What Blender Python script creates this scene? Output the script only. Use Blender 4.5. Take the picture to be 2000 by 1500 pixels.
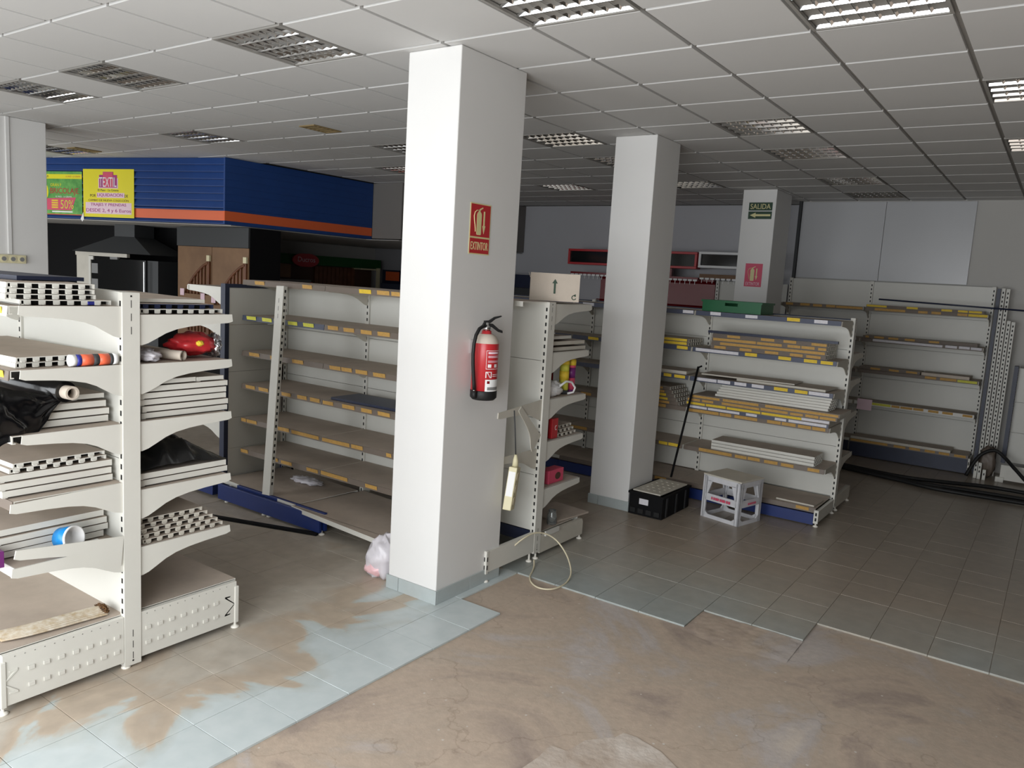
import bpy, bmesh, math, random
from mathutils import Vector, Matrix, noise
random.seed(11)
sin, cos, pi, rad = math.sin, math.cos, math.pi, math.radians
sc = bpy.context.scene
COL = sc.collection
for o in list(bpy.data.objects):
    bpy.data.objects.remove(o)

# ------------------------------------------------------------------ camera
H = 1.9506          # eye height above the tiles
HC = 3.1964         # underside of the ceiling tiles
FPX = 1526.02
_y, _p, _r = rad(34.9455), rad(7.6489), rad(-3.4208)
FW = Vector((-sin(_y) * cos(_p), cos(_y) * cos(_p), -sin(_p)))
R0 = Vector((cos(_y), sin(_y), 0)); D0 = FW.cross(R0)
RT = R0 * cos(_r) + D0 * sin(_r); DN = -R0 * sin(_r) + D0 * cos(_r)
cd = bpy.data.cameras.new('camera'); cam = bpy.data.objects.new('camera', cd); COL.objects.link(cam)
cd.sensor_fit = 'HORIZONTAL'; cd.sensor_width = 36; cd.lens = FPX / 2000 * 36
cd.clip_start = .05; cd.clip_end = 100
m = Matrix((RT, -DN, -FW)).transposed().to_4x4(); m.translation = (0, 0, H); cam.matrix_world = m
sc.camera = cam
def project(p):
    q = Vector(p) - Vector((0, 0, H)); w = q.dot(FW)
    if w < .05: return None
    return 1000 + FPX * q.dot(RT) / w, 750 + FPX * q.dot(DN) / w

# ------------------------------------------------------------------ daylight
sc.view_settings.view_transform = 'Standard'; sc.view_settings.look = 'None'
sc.view_settings.gamma = 1; sc.view_settings.exposure = 0.0
sc.view_settings.use_curve_mapping = False
wd = bpy.data.worlds.new('world'); sc.world = wd; wd.use_nodes = True
wd.node_tree.nodes['Background'].inputs[0].default_value = (.75, .86, 1, 1)
wd.node_tree.nodes['Background'].inputs[1].default_value = 1.0
YF = -1.35          # shop front: glazed bays behind the camera; unseen left part set further in to light the posters
YL = .8
WINDOWS = [(-13.8, -10.2, YL, 115), (-8.6, -3.4, YF, 165), (-3.0, .6, YF, 225)]     # x0, x1, y, watts of daylight
for a, b, yw, pw in WINDOWS:
    ld = bpy.data.lights.new('daylight', 'AREA'); ld.shape = 'RECTANGLE'
    ld.size = b - a - .1; ld.size_y = 2.35; ld.energy = pw; ld.color = (.96, .985, 1.0)
    lo = bpy.data.objects.new('daylight', ld); COL.objects.link(lo)
    lo.location = ((a + b) / 2, yw + .06, 1.42)
    lo.rotation_euler = Vector((0, 1, -.1)).to_track_quat('-Z', 'Z').to_euler()

# ------------------------------------------------------------------ materials
def lin(c):
    return tuple((x / 255 / 12.92 if x / 255 <= .04045 else ((x / 255 + .055) / 1.055) ** 2.4) for x in c)
MATS = {}
def mat(name, rgb, rough=.5, metal=0., var=0., vs=3., bump=0., bs=40., spec=.5, rgb2=None, alpha=1., trans=0.):
    if name in MATS: return MATS[name]
    mt = bpy.data.materials.new(name); mt.use_nodes = True; nt = mt.node_tree
    b = nt.nodes['Principled BSDF']; c = lin(rgb)
    b.inputs['Base Color'].default_value = (*c, 1); b.inputs['Roughness'].default_value = rough
    b.inputs['Metallic'].default_value = metal; b.inputs['Specular IOR Level'].default_value = spec
    b.inputs['Alpha'].default_value = alpha; b.inputs['Transmission Weight'].default_value = trans
    if var or rgb2 or bump:
        g = nt.nodes.new('ShaderNodeNewGeometry')
    if var or rgb2:
        n = nt.nodes.new('ShaderNodeTexNoise'); n.inputs['Scale'].default_value = vs
        n.inputs['Detail'].default_value = 6; n.inputs['Roughness'].default_value = .62
        nt.links.new(g.outputs['Position'], n.inputs['Vector'])
        r = nt.nodes.new('ShaderNodeValToRGB'); r.color_ramp.elements[0].position = .34; r.color_ramp.elements[1].position = .68
        c2 = lin(rgb2) if rgb2 else tuple(x * (1 - var) for x in c)
        r.color_ramp.elements[0].color = (*c2, 1); r.color_ramp.elements[1].color = (*c, 1)
        nt.links.new(n.outputs['Fac'], r.inputs['Fac']); nt.links.new(r.outputs['Color'], b.inputs['Base Color'])
    if bump:
        n2 = nt.nodes.new('ShaderNodeTexNoise'); n2.inputs['Scale'].default_value = bs; n2.inputs['Detail'].default_value = 4
        nt.links.new(g.outputs['Position'], n2.inputs['Vector'])
        bm = nt.nodes.new('ShaderNodeBump'); bm.inputs['Strength'].default_value = bump; bm.inputs['Distance'].default_value = .01
        nt.links.new(n2.outputs['Fac'], bm.inputs['Height']); nt.links.new(bm.outputs['Normal'], b.inputs['Normal'])
    MATS[name] = mt
    return mt
mat('cream', (217, 215, 207), .42, var=.06, vs=2.5)
mat('cream_dull', (205, 200, 188), .5, var=.1, vs=6)
mat('panel', (212, 211, 204), .4, var=.05, vs=1.5)
mat('paint', (228, 227, 225), .55, var=.04, vs=1.2)
mat('taupe', (184, 170, 157), .7, var=.16, vs=5)
mat('dark', (12, 12, 13), .7)
mat('navy', (34, 42, 68), .45, var=.2, vs=9)
mat('plinth_blue', (24, 46, 108), .4, var=.12, vs=4)
mat('strip_brown', (112, 100, 90), .5, var=.08)
mat('strip_blue', (74, 80, 100), .45, var=.08)
mat('strip_white', (214, 212, 206), .45)
mat('label_o', (204, 160, 86), .6, var=.2, vs=60)
mat('label_y', (240, 205, 60), .6, var=.15, vs=60)
mat('label_g', (222, 220, 84), .6, var=.15, vs=60)
mat('label_w', (228, 226, 232), .6, var=.12, vs=60)
mat('ceil_tile', (207, 206, 204), .9, var=.03, vs=1.2)
mat('ceil_grid', (150, 147, 142), .7)
mat('wall', (196, 194, 190), .7, var=.04, vs=1)
mat('wall_gloss', (192, 193, 196), .28, var=.03, vs=1)
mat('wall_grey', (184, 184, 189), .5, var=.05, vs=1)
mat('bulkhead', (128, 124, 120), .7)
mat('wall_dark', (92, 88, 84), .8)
mat('slat', (28, 68, 134), .55, var=.12, vs=3)
mat('orange', (230, 106, 58), .5)
mat('black', (14, 14, 16), .75, spec=.2)
mat('charcoal', (58, 60, 62), .6)
mat('black_gloss', (10, 10, 12), .2, bump=.15, bs=18)
mat('red', (188, 44, 50), .35)
mat('dark_red', (120, 16, 24), .25)
mat('white', (240, 240, 240), .5)
mat('steel', (200, 200, 200), .25, metal=1)
mat('mirror', (232, 232, 232), .1, metal=1)
mat('tube', (225, 225, 220), .4)
mat('foot', (238, 234, 224), .5)
mat('skirting', (178, 186, 186), .35, var=.1, vs=8)
mat('yellow_poster', (234, 222, 22), .5)
mat('magenta', (168, 44, 128), .5)
mat('pink', (214, 78, 108), .5)
mat('pale_pink', (238, 208, 220), .5)
mat('green', (26, 116, 44), .5, rgb2=(120, 190, 90), vs=5)
mat('sign_green', (16, 58, 34), .5)
mat('glow_cream', (222, 214, 158), .5)
mat('card', (204, 192, 178), .8, var=.08, vs=10)
mat('crate_green', (8, 92, 52), .4)
mat('wood_tan', (136, 104, 74), .6, rgb2=(116, 86, 60), vs=2)
mat('wood_red', (118, 72, 44), .5, rgb2=(96, 56, 32), vs=6)
mat('brown', (84, 58, 46), .6)
mat('plastic_bag', (236, 232, 238), .3, alpha=.8)
mat('pink_bag', (240, 196, 200), .35)
mat('glass', (235, 240, 240), .06, trans=.9)
mat('dark_glass', (16, 18, 20), .08)
mat('cable', (214, 204, 176), .5)
mat('rubber', (18, 18, 19), .6, var=.3, vs=30)
mat('green_dark', (10, 84, 28), .6)
mat('sky_blue', (24, 138, 214), .35)
mat('orange_tube', (232, 104, 70), .4)
mat('blue_print', (42, 48, 150), .4)
mat('rust', (120, 82, 40), .9, rgb2=(40, 26, 14), vs=60)
mat('aged_paper', (218, 212, 200), .9, rgb2=(186, 166, 136), vs=30)
mat('purple', (110, 40, 110), .4)
mat('foil', (190, 190, 195), .2, metal=1)
mat('yellowed', (222, 214, 178), .5)
mat('grout', (148, 137, 124), .8)
mat('grey_mid', (128, 128, 128), .6)
mat('beige_vent', (140, 120, 82), .6)

def nodes(mt): return mt.node_tree, mt.node_tree.nodes, mt.node_tree.links
def floor_tile_mat():
    mt = mat('floor_tile', (186, 198, 200), .3); nt, N, Lk = nodes(mt); b = N['Principled BSDF']
    g = N.new('ShaderNodeNewGeometry'); sx = N.new('ShaderNodeSeparateXYZ'); Lk.new(g.outputs['Position'], sx.inputs[0])
    def math_(op, a, bb=0.):
        n = N.new('ShaderNodeMath'); n.operation = op
        for i, v in enumerate((a, bb)):
            if isinstance(v, (int, float)): n.inputs[i].default_value = v
            else: Lk.new(v, n.inputs[i])
        return n.outputs[0]
    def nz(scale, det, dist=0.):
        n = N.new('ShaderNodeTexNoise'); n.inputs['Scale'].default_value = scale; n.inputs['Detail'].default_value = det; n.inputs['Distortion'].default_value = dist
        Lk.new(g.outputs['Position'], n.inputs['Vector']); return math_('SUBTRACT', n.outputs['Fac'], .5)
    def ramp(f, stops):
        r = N.new('ShaderNodeValToRGB'); Lk.new(f, r.inputs['Fac']); e = r.color_ramp.elements
        e[0].position, e[0].color = stops[0][0], (*lin(stops[0][1]), 1); e[1].position, e[1].color = stops[-1][0], (*lin(stops[-1][1]), 1)
        for p, c in stops[1:-1]:
            q = e.new(p); q.color = (*lin(c), 1)
        return r.outputs[0]
    # swept clean along the broken edge, tan earth dust beyond it (its outline is the stain's own)
    d1 = math_('MINIMUM', math_('SUBTRACT', -2.62, sx.outputs['X']), 1.1)
    s1 = math_('ADD', math_('MULTIPLY', nz(1.5, 6, .8), 2.1), math_('MULTIPLY', math_('ADD', d1, -.18), .95))
    c1 = ramp(s1, [(.08, (199, 208, 209)), (.24, (190, 196, 193)), (.30, (190, 175, 157)), (.40, (181, 166, 149)), (.58, (186, 178, 166)), (.9, (170, 160, 147))])
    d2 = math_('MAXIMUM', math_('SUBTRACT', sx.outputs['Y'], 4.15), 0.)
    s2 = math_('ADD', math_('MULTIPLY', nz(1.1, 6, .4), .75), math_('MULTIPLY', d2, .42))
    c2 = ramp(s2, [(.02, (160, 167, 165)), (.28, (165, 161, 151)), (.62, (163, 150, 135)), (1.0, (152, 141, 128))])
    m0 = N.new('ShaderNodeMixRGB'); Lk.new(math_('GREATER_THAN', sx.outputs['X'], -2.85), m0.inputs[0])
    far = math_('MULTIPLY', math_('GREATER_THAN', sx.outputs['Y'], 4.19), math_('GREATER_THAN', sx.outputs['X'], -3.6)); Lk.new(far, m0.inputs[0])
    Lk.new(c1, m0.inputs[1]); Lk.new(c2, m0.inputs[2])
    n2 = N.new('ShaderNodeTexNoise'); n2.inputs['Scale'].default_value = 11; n2.inputs['Detail'].default_value = 8; Lk.new(g.outputs['Position'], n2.inputs['Vector'])
    mx = N.new('ShaderNodeMixRGB'); mx.blend_type = 'OVERLAY'; mx.inputs[0].default_value = .2
    Lk.new(m0.outputs[0], mx.inputs[1]); Lk.new(n2.outputs['Fac'], mx.inputs[2])
    oi = N.new('ShaderNodeObjectInfo'); hv = N.new('ShaderNodeHueSaturation')
    Lk.new(math_('ADD', math_('MULTIPLY', oi.outputs['Random'], .06), .97), hv.inputs['Value']); Lk.new(mx.outputs[0], hv.inputs['Color'])
    Lk.new(hv.outputs[0], b.inputs['Base Color'])
    Lk.new(math_('ADD', math_('MULTIPLY', math_('MINIMUM', math_('MAXIMUM', s1, 0.), 1.), .25), .33), b.inputs['Roughness'])
floor_tile_mat()
def concrete_mat():
    mt = mat('concrete', (168, 146, 126), .75); nt, N, Lk = nodes(mt); b = N['Principled BSDF']
    g = N.new('ShaderNodeNewGeometry')
    def nz(scale, det=8, dist=0.):
        n = N.new('ShaderNodeTexNoise'); n.inputs['Scale'].default_value = scale; n.inputs['Detail'].default_value = det
        n.inputs['Distortion'].default_value = dist; n.inputs['Roughness'].default_value = .65
        Lk.new(g.outputs['Position'], n.inputs['Vector']); return n.outputs['Fac']
    def ramp(f, stops):
        r = N.new('ShaderNodeValToRGB'); Lk.new(f, r.inputs['Fac']); e = r.color_ramp.elements
        e[0].position, e[0].color = stops[0][0], (*lin(stops[0][1]), 1); e[1].position, e[1].color = stops[-1][0], (*lin(stops[-1][1]), 1)
        for p, c in stops[1:-1]:
            q = e.new(p); q.color = (*lin(c), 1)
        return r.outputs[0]
    base = ramp(nz(.9, 9, .9), [(.3, (142, 127, 118)), (.40, (166, 150, 138)), (.48, (188, 170, 153)), (.55, (182, 166, 150)), (.62, (184, 175, 170)), (.72, (200, 188, 176))])
    fine = nz(26, 10)
    mx = N.new('ShaderNodeMixRGB'); mx.blend_type = 'OVERLAY'; mx.inputs[0].default_value = .22; Lk.new(base, mx.inputs[1]); Lk.new(fine, mx.inputs[2])
    # hairline cracks
    v = N.new('ShaderNodeTexVoronoi'); v.feature = 'DISTANCE_TO_EDGE'; v.inputs['Scale'].default_value = .75; v.inputs['Randomness'].default_value = 1
    nv = N.new('ShaderNodeTexNoise'); nv.inputs['Scale'].default_value = 2.5; nv.inputs['Detail'].default_value = 6; Lk.new(g.outputs['Position'], nv.inputs['Vector'])
    av = N.new('ShaderNodeVectorMath'); av.operation = 'ADD'; Lk.new(g.outputs['Position'], av.inputs[0]); Lk.new(nv.outputs['Color'], av.inputs[1]); Lk.new(av.outputs[0], v.inputs['Vector'])
    cr = N.new('ShaderNodeValToRGB'); cr.color_ramp.elements[0].color = (.8, .78, .76, 1); cr.color_ramp.elements[0].position = 0; cr.color_ramp.elements[1].position = .006; cr.color_ramp.elements[1].color = (1, 1, 1, 1)
    Lk.new(v.outputs['Distance'], cr.inputs['Fac'])
    m2 = N.new('ShaderNodeMixRGB'); m2.blend_type = 'MULTIPLY'; m2.inputs[0].default_value = 1; Lk.new(mx.outputs[0], m2.inputs[1]); Lk.new(cr.outputs[0], m2.inputs[2])
    # paint specks
    vs = N.new('ShaderNodeTexVoronoi'); vs.inputs['Scale'].default_value = 9; Lk.new(g.outputs['Position'], vs.inputs['Vector'])
    sp = N.new('ShaderNodeValToRGB'); sp.color_ramp.elements[0].color = (1, 1, 1, 1); sp.color_ramp.elements[0].position = .045; sp.color_ramp.elements[1].position = .06; sp.color_ramp.elements[1].color = (0, 0, 0, 1)
    Lk.new(vs.outputs['Distance'], sp.inputs['Fac'])
    m3 = N.new('ShaderNodeMixRGB'); m3.blend_type = 'MIX'; Lk.new(sp.outputs[0], m3.inputs[0]); Lk.new(m2.outputs[0], m3.inputs[1]); m3.inputs[2].default_value = (*lin((205, 198, 190)), 1)
    Lk.new(m3.outputs[0], b.inputs['Base Color'])
    bm = N.new('ShaderNodeBump'); bm.inputs['Strength'].default_value = .16; bm.inputs['Distance'].default_value = .01
    Lk.new(fine, bm.inputs['Height']); Lk.new(bm.outputs[0], b.inputs['Normal'])
    rr = N.new('ShaderNodeMapRange'); Lk.new(nz(1.4, 5, .5), rr.inputs[0]); rr.inputs[1].default_value = .35; rr.inputs[2].default_value = .65; rr.inputs[3].default_value = .42; rr.inputs[4].default_value = .85
    Lk.new(rr.outputs[0], b.inputs['Roughness'])
concrete_mat()

# ------------------------------------------------------------------ mesh helpers
WL = {}
def V3(p): return Vector(p)
class MB:
    def __init__(s): s.v = []; s.f = []; s.m = []; s.s = []; s.M = None
    def add(s, vs, fs, mi=0, smooth=False):
        k = len(s.v)
        for p in vs:
            p = Vector(p); s.v.append(s.M @ p if s.M else p)
        for f in fs: s.f.append([k + i for i in f]); s.m.append(mi); s.s.append(smooth)
        return s
    def box(s, x0, x1, y0, y1, z0, z1, mi=0, top=None):
        if x0 > x1: x0, x1 = x1, x0
        if y0 > y1: y0, y1 = y1, y0
        if z0 > z1: z0, z1 = z1, z0
        vs = [(x, y, z) for z in (z0, z1) for y in (y0, y1) for x in (x0, x1)]
        s.add(vs, [(0, 2, 3, 1), (0, 1, 5, 4), (2, 6, 7, 3), (0, 4, 6, 2), (1, 3, 7, 5)], mi)
        k = len(s.v) - 8
        s.f.append([k + 4, k + 5, k + 7, k + 6]); s.m.append(mi if top is None else top); s.s.append(False)
        return s
    def poly(s, pts, O, u, v, t, mi=0):
        """extruded polygon: pts in (u,v) from O, thickness t along u x v"""
        O, u, v = V3(O), V3(u), V3(v); n = u.cross(v).normalized() * t; c = len(pts)
        a = [O + u * p[0] + v * p[1] for p in pts]; b = [p + n for p in a]
        s.add(a + b, [list(range(c))[::-1], list(range(c, 2 * c))] + [[i, (i + 1) % c, c + (i + 1) % c, c + i] for i in range(c)], mi)
        return s
    def tube(s, path, r, n=8, mi=0, cap=True):
        P = [V3(p) for p in path]; rings = []; up = Vector((0, 0, 1)); k = len(P)
        prev = None
        vs = []
        for i, p in enumerate(P):
            d = (P[min(i + 1, k - 1)] - P[max(i - 1, 0)]).normalized()
            if prev is None:
                a = d.cross(up if abs(d.z) < .95 else Vector((1, 0, 0))).normalized()
            else:
                a = (prev - d * prev.dot(d)).normalized()
            prev = a; b = d.cross(a); rr = r[i] if isinstance(r, (list, tuple)) else r
            vs += [p + (a * cos(2 * pi * j / n) + b * sin(2 * pi * j / n)) * rr for j in range(n)]
        fs = [[i * n + j, i * n + (j + 1) % n, (i + 1) * n + (j + 1) % n, (i + 1) * n + j] for i in range(k - 1) for j in range(n)]
        s.add(vs, fs, mi, True)
        if cap:
            b0 = len(s.v) - len(vs)
            s.f += [[b0 + j for j in range(n)][::-1], [b0 + (k - 1) * n + j for j in range(n)]]; s.m += [mi, mi]; s.s += [False, False]
        return s
    def lathe(s, prof, c=(0, 0), n=24, mi=0, a0=0., a1=2 * pi, axis=None):
        full = abs(a1 - a0 - 2 * pi) < 1e-6; cnt = n if full else n + 1; vs = []
        for r, z in prof:
            for j in range(cnt):
                a = a0 + (a1 - a0) * j / n
                vs.append((c[0] + r * cos(a), c[1] + r * sin(a), z))
        fs = [[i * cnt + j, i * cnt + (j + 1) % cnt, (i + 1) * cnt + (j + 1) % cnt, (i + 1) * cnt + j] for i in range(len(prof) - 1) for j in range(n)]
        s.add(vs, fs, mi, True); return s
    def mesh(s, name, mats, origin=(0, 0, 0), bev=0.):
        me = bpy.data.meshes.new(name); O = V3(origin)
        me.from_pydata([p - O for p in s.v], [], s.f)
        for a in (mats if isinstance(mats, (list, tuple)) else [mats]): me.materials.append(MATS[a] if isinstance(a, str) else a)
        for pl, mi, sm in zip(me.polygons, s.m, s.s): pl.material_index = mi; pl.use_smooth = sm
        bm = bmesh.new(); bm.from_mesh(me); bmesh.ops.recalc_face_normals(bm, faces=bm.faces)
        if bev:
            es = [e for e in bm.edges if len(e.link_faces) == 2 and e.calc_face_angle() > .6]
            bmesh.ops.bevel(bm, geom=es, offset=bev, segments=2, affect='EDGES', profile=.5)
        bm.to_mesh(me); bm.free(); return me
    def build(s, name, mats, parent=None, origin=None, bev=0.):
        if origin is None:
            n = len(s.v); xs = [p.x for p in s.v]; ys = [p.y for p in s.v]; zs = [p.z for p in s.v]
            origin = ((min(xs) + max(xs)) / 2, (min(ys) + max(ys)) / 2, min(zs))
        return link(name, s.mesh(name, mats, origin, bev), parent, origin)
def link(name, me, parent=None, loc=(0, 0, 0), rot=None, scale=None):
    o = bpy.data.objects.new(name, me); COL.objects.link(o); loc = V3(loc); WL[o] = loc
    o.parent = parent; o.location = loc - (WL[parent] if parent else Vector())
    if rot: o.rotation_euler = rot
    if scale: o.scale = scale
    return o
def tag(o, label, cat, group=None, kind=None):
    o['label'] = label; o['category'] = cat
    if group: o['group'] = group
    if kind: o['kind'] = kind
    return o
def thing(name, label, cat, loc, group=None):
    o = bpy.data.objects.new(name, None); COL.objects.link(o); o.empty_display_size = .1
    o.location = loc; WL[o] = V3(loc); return tag(o, label, cat, group)
def struct(o): o['kind'] = 'structure'; return o
def box(name, mats, parent, *b, bev=0., top=None): return MB().box(*b, top=top).build(name, mats, parent, bev=bev)
_TX = {}
def text(s, mats, parent, O, u, v, w, h, t=.001, name='lettering'):
    """lettering as thin solid, fitted to w x h from lower left O on axes u, v"""
    if s not in _TX:
        cu = bpy.data.curves.new('lettering', 'FONT'); cu.body = s; cu.extrude = .02; cu.resolution_u = 3
        o = bpy.data.objects.new('lettering', cu); COL.objects.link(o)
        bpy.context.view_layer.update()
        me = bpy.data.meshes.new_from_object(o.evaluated_get(bpy.context.evaluated_depsgraph_get()))
        vs = [x.co.copy() for x in me.vertices]; fs = [list(p.vertices) for p in me.polygons]
        bpy.data.objects.remove(o); bpy.data.curves.remove(cu); bpy.data.meshes.remove(me); _TX[s] = (vs, fs)
    vs, fs = _TX[s]; x0 = min(p.x for p in vs); x1 = max(p.x for p in vs); y0 = min(p.y for p in vs); y1 = max(p.y for p in vs)
    O, u, v = V3(O), V3(u), V3(v); n = u.cross(v)
    b = MB(); b.add([O + u * ((p.x - x0) / (x1 - x0) * w) + v * ((p.y - y0) / (y1 - y0) * h) + n * (t * (p.z / .04 + .5)) for p in vs], fs)
    return b.build(name, mats, parent)
def noise_grid(fn, nu, nv):
    b = MB(); b.add([fn(i / nu, j / nv) for j in range(nv + 1) for i in range(nu + 1)], [[j * (nu + 1) + i, j * (nu + 1) + i + 1, (j + 1) * (nu + 1) + i + 1, (j + 1) * (nu + 1) + i] for j in range(nv) for i in range(nu)], 0, True); return b
noise_grid_ = noise_grid
def smooth(P, n=6):
    out = []; P = [V3(p) for p in P]
    for i in range(len(P) - 1):
        p0, p1, p2, p3 = P[max(i - 1, 0)], P[i], P[i + 1], P[min(i + 2, len(P) - 1)]
        for k in range(n):
            t = k / n; out.append(.5 * ((2 * p1) + (p2 - p0) * t + (2 * p0 - 5 * p1 + 4 * p2 - p3) * t * t + (3 * p1 - p0 - 3 * p2 + p3) * t ** 3))
    return out + [P[-1]]
smooth_ = smooth
def rotz(a, c): return Matrix.Translation(c) @ Matrix.Rotation(a, 4, 'Z') @ Matrix.Translation(-V3(c))
X_, Y_, Z_ = Vector((1, 0, 0)), Vector((0, 1, 0)), Vector((0, 0, 1))

# ------------------------------------------------------------------ setting: floor
slab = struct(MB().box(-16, 4.4, -4.5, 11.6, -.12, -.011).build('floor', 'concrete', origin=(0, 0, 0)))
TS, TX0, TY0 = .29942, -2.4986, 2.1025
def has_tile(i, j):
    if i < 0: return not (i == -1 and j in (5, 6))
    if i <= 2: return j >= 7
    if i <= 4: return j >= 8
    return j >= 9
def screen_area(q):
    P = [project(p) for p in q]
    if any(p is None for p in P): return 0
    if not any(-30 < x < 2030 and -30 < y < 1530 for x, y in P): return 0
    return abs(sum(P[k][0] * P[(k + 1) % 4][1] - P[(k + 1) % 4][0] * P[k][1] for k in range(4)) / 2)
def hidden_tile(x, y): return x < -3.6 and y < 2.2
cells = []
for i in range(-40, 20):
    for j in range(-14, 31):
        if not has_tile(i, j): continue
        x, y = TX0 + i * TS, TY0 + j * TS
        a = screen_area([(x, y, 0), (x + TS, y, 0), (x + TS, y + TS, 0), (x, y + TS, 0)])
        if hidden_tile(x, y): a *= .01
        cells.append((a, x, y))
cells.sort(reverse=True)
g = .0013
TM = MB().box(g, TS - g, g, TS - g, -.0112, 0).mesh('tile', 'floor_tile', bev=.0012)
for a, x, y in cells[:300]:
    t = link('tile', TM, slab, (x, y, random.uniform(-.0006, .0006)))
b = MB()
for a, x, y in cells[300:]: b.box(x + g, x + TS - g, y + g, y + TS - g, -.0112, 0)
t = b.build('tile_field', 'floor_tile', slab, origin=(0, 0, 0)); t['kind'] = 'stuff'
box('grout_bed', 'grout', slab, -16, -2.81, -4.4, 11.5, -.0112, -.003)
box('grout_bed', 'grout', slab, -2.809, -2.51, -4.4, 3.59, -.0112, -.003)
b = MB().box(-2.79, 4.3, 4.81, 11.5, -.0112, -.003); b.box(-2.79, -1.61, 4.21, 4.8, -.0112, -.003); b.box(-1.6, -1.01, 4.51, 4.8, -.0112, -.003)
b.build('grout_bed', 'grout', slab)
# rough mortar left where tiles were broken out
def mortar(u, v):
    x, y = -1.6 + .6 * u, 4.04 + .45 * v; q = noise.noise(Vector((x * 9, y * 9, 1))) * .5 + noise.noise(Vector((x * 27, y * 27, 5))) * .4
    lo = .10 + .25 * abs(u - .45)
    return (x, y, -.0125 + max(0, min(.009, .006 + q * .006)) * max(0, min(1, (v - lo) * 5)))
b = noise_grid_(mortar, 40, 30)
tag(b.build('mortar_patch', 'concrete'), 'rough brown mortar patch at the notch in the tile edge', 'mortar')

b = MB(); b.poly([(-1.75, 2.2), (-1.57, 2.48), (-1.56, 2.59), (-1.57, 2.69), (-1.49, 2.70), (-1.47, 2.82), (-1.38, 2.93), (-1.37, 2.98), (-1.31, 2.99), (-1.18, 2.96), (-1.08, 2.90), (-.9, 2.75), (-.8, 2.4)], (0, 0, -.012), X_, Y_, .0035)
mat('cement', (206, 196, 186), .8, rgb2=(170, 152, 136), vs=5, bump=.3, bs=30)
cs = b.build('cement_skim', 'cement', slab)
# ------------------------------------------------------------------ setting: ceiling
CX0, CY0, CS = -2.3534, 3.3606, .6
ceil = struct(MB().box(-16, 4.4, -4.5, 11.6, HC + .017, HC + .16).build('ceiling', 'ceil_grid', origin=(0, 0, HC)))
FIX = [(-3, -1), (-6, -1), (-8, -1), (0, -1), (2, 0), (3, 3), (0, 4), (0, 6), (-3, 4), (3, 6), (-9, 2), (-14, 2), (-6, 4), (-8, 6), (-6, 9), (-3, 6), (-3, 9), (0, 9), (0, 11)]
FSET = set(FIX)
cells = []
for i in range(-22, 12):
    for j in range(-13, 14):
        if (i, j) in FSET: continue
        x, y = CX0 + i * CS, CY0 + j * CS
        if y + CS > 11.5: continue
        if x < -8.5 and y > 5.9: continue
        cells.append((screen_area([(x, y, HC), (x + CS, y, HC), (x + CS, y + CS, HC), (x, y + CS, HC)]), x, y))
cells.sort(reverse=True)
g = .013
CM = MB().box(g, CS - g, g, CS - g, 0, .0175).mesh('ceiling_tile', 'ceil_tile', bev=.002)
for a, x, y in cells[:300]: link('ceiling_tile', CM, ceil, (x, y, HC))
b = MB()
for a, x, y in cells[300:]: b.box(x + g, x + CS - g, y + g, y + CS - g, HC, HC + .0175)
t = b.build('ceiling_tile_field', 'ceil_tile', ceil, origin=(0, 0, HC)); t['kind'] = 'stuff'

# ------------------------------------------------------------------ setting: walls
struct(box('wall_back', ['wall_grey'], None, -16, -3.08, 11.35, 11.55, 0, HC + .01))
wr = struct(box('wall_right', ['wall_dark'], None, 4.2, 4.4, -4.4, 11.5, 0, HC + .01))  # out of view; coloured dark to cut bounce light onto faces turned this way
wb2 = struct(box('wall_back_right', ['wall'], None, -3.08, 4.2, 10.86, 11.55, 0, HC + .01))
struct(box('wall_left', ['wall'], None, -16, -15.8, -4.4, 11.3, 0, HC + .01))
for k, (x0, x1) in enumerate([(-3.04, -2.02), (-2.015, -1.03)]):
    box('panel', 'wall_gloss', wb2, x0, x1, 10.835, 10.86, 2.2, HC - .012, bev=.002)
struct(box('trim_1', 'charcoal', None, -3.08, -3.045, 10.80, 10.86, 1.6, HC))
# shop front behind the camera
wf = MB()
for x0, x1, yw in ((-15.8, -13.8, YL), (-10.2, -9.3, YL), (-9.1, -8.6, YF), (-3.4, -3.0, YF), (.6, 4.2, YF)): wf.box(x0, x1, yw - .25, yw, 0, HC + .01)
wf.box(-9.3, -9.1, YF - .25, YL, 0, HC + .01)
for a, c, yw, _ in WINDOWS: wf.box(a, c, yw - .25, yw, 0, .18); wf.box(a, c, yw - .25, yw, 2.68, HC + .01)
struct(wf.build('wall_front', 'wall'))
for k, (a, c, yw, _) in enumerate(WINDOWS):
    w = struct(MB().box(a, c, yw - .13, yw - .12, .18, 2.68).build('window_%d' % (k + 1), 'glass'))
    f = MB()
    for x in (a, (a + c) / 2 - .02, c - .04): f.box(x, x + .04, yw - .16, yw - .08, .18, 2.68)
    f.box(a, c, yw - .16, yw - .08, .18, .23); f.box(a, c, yw - .16, yw - .08, 2.63, 2.68)
    f.build('window_frame', 'charcoal', w)

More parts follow.
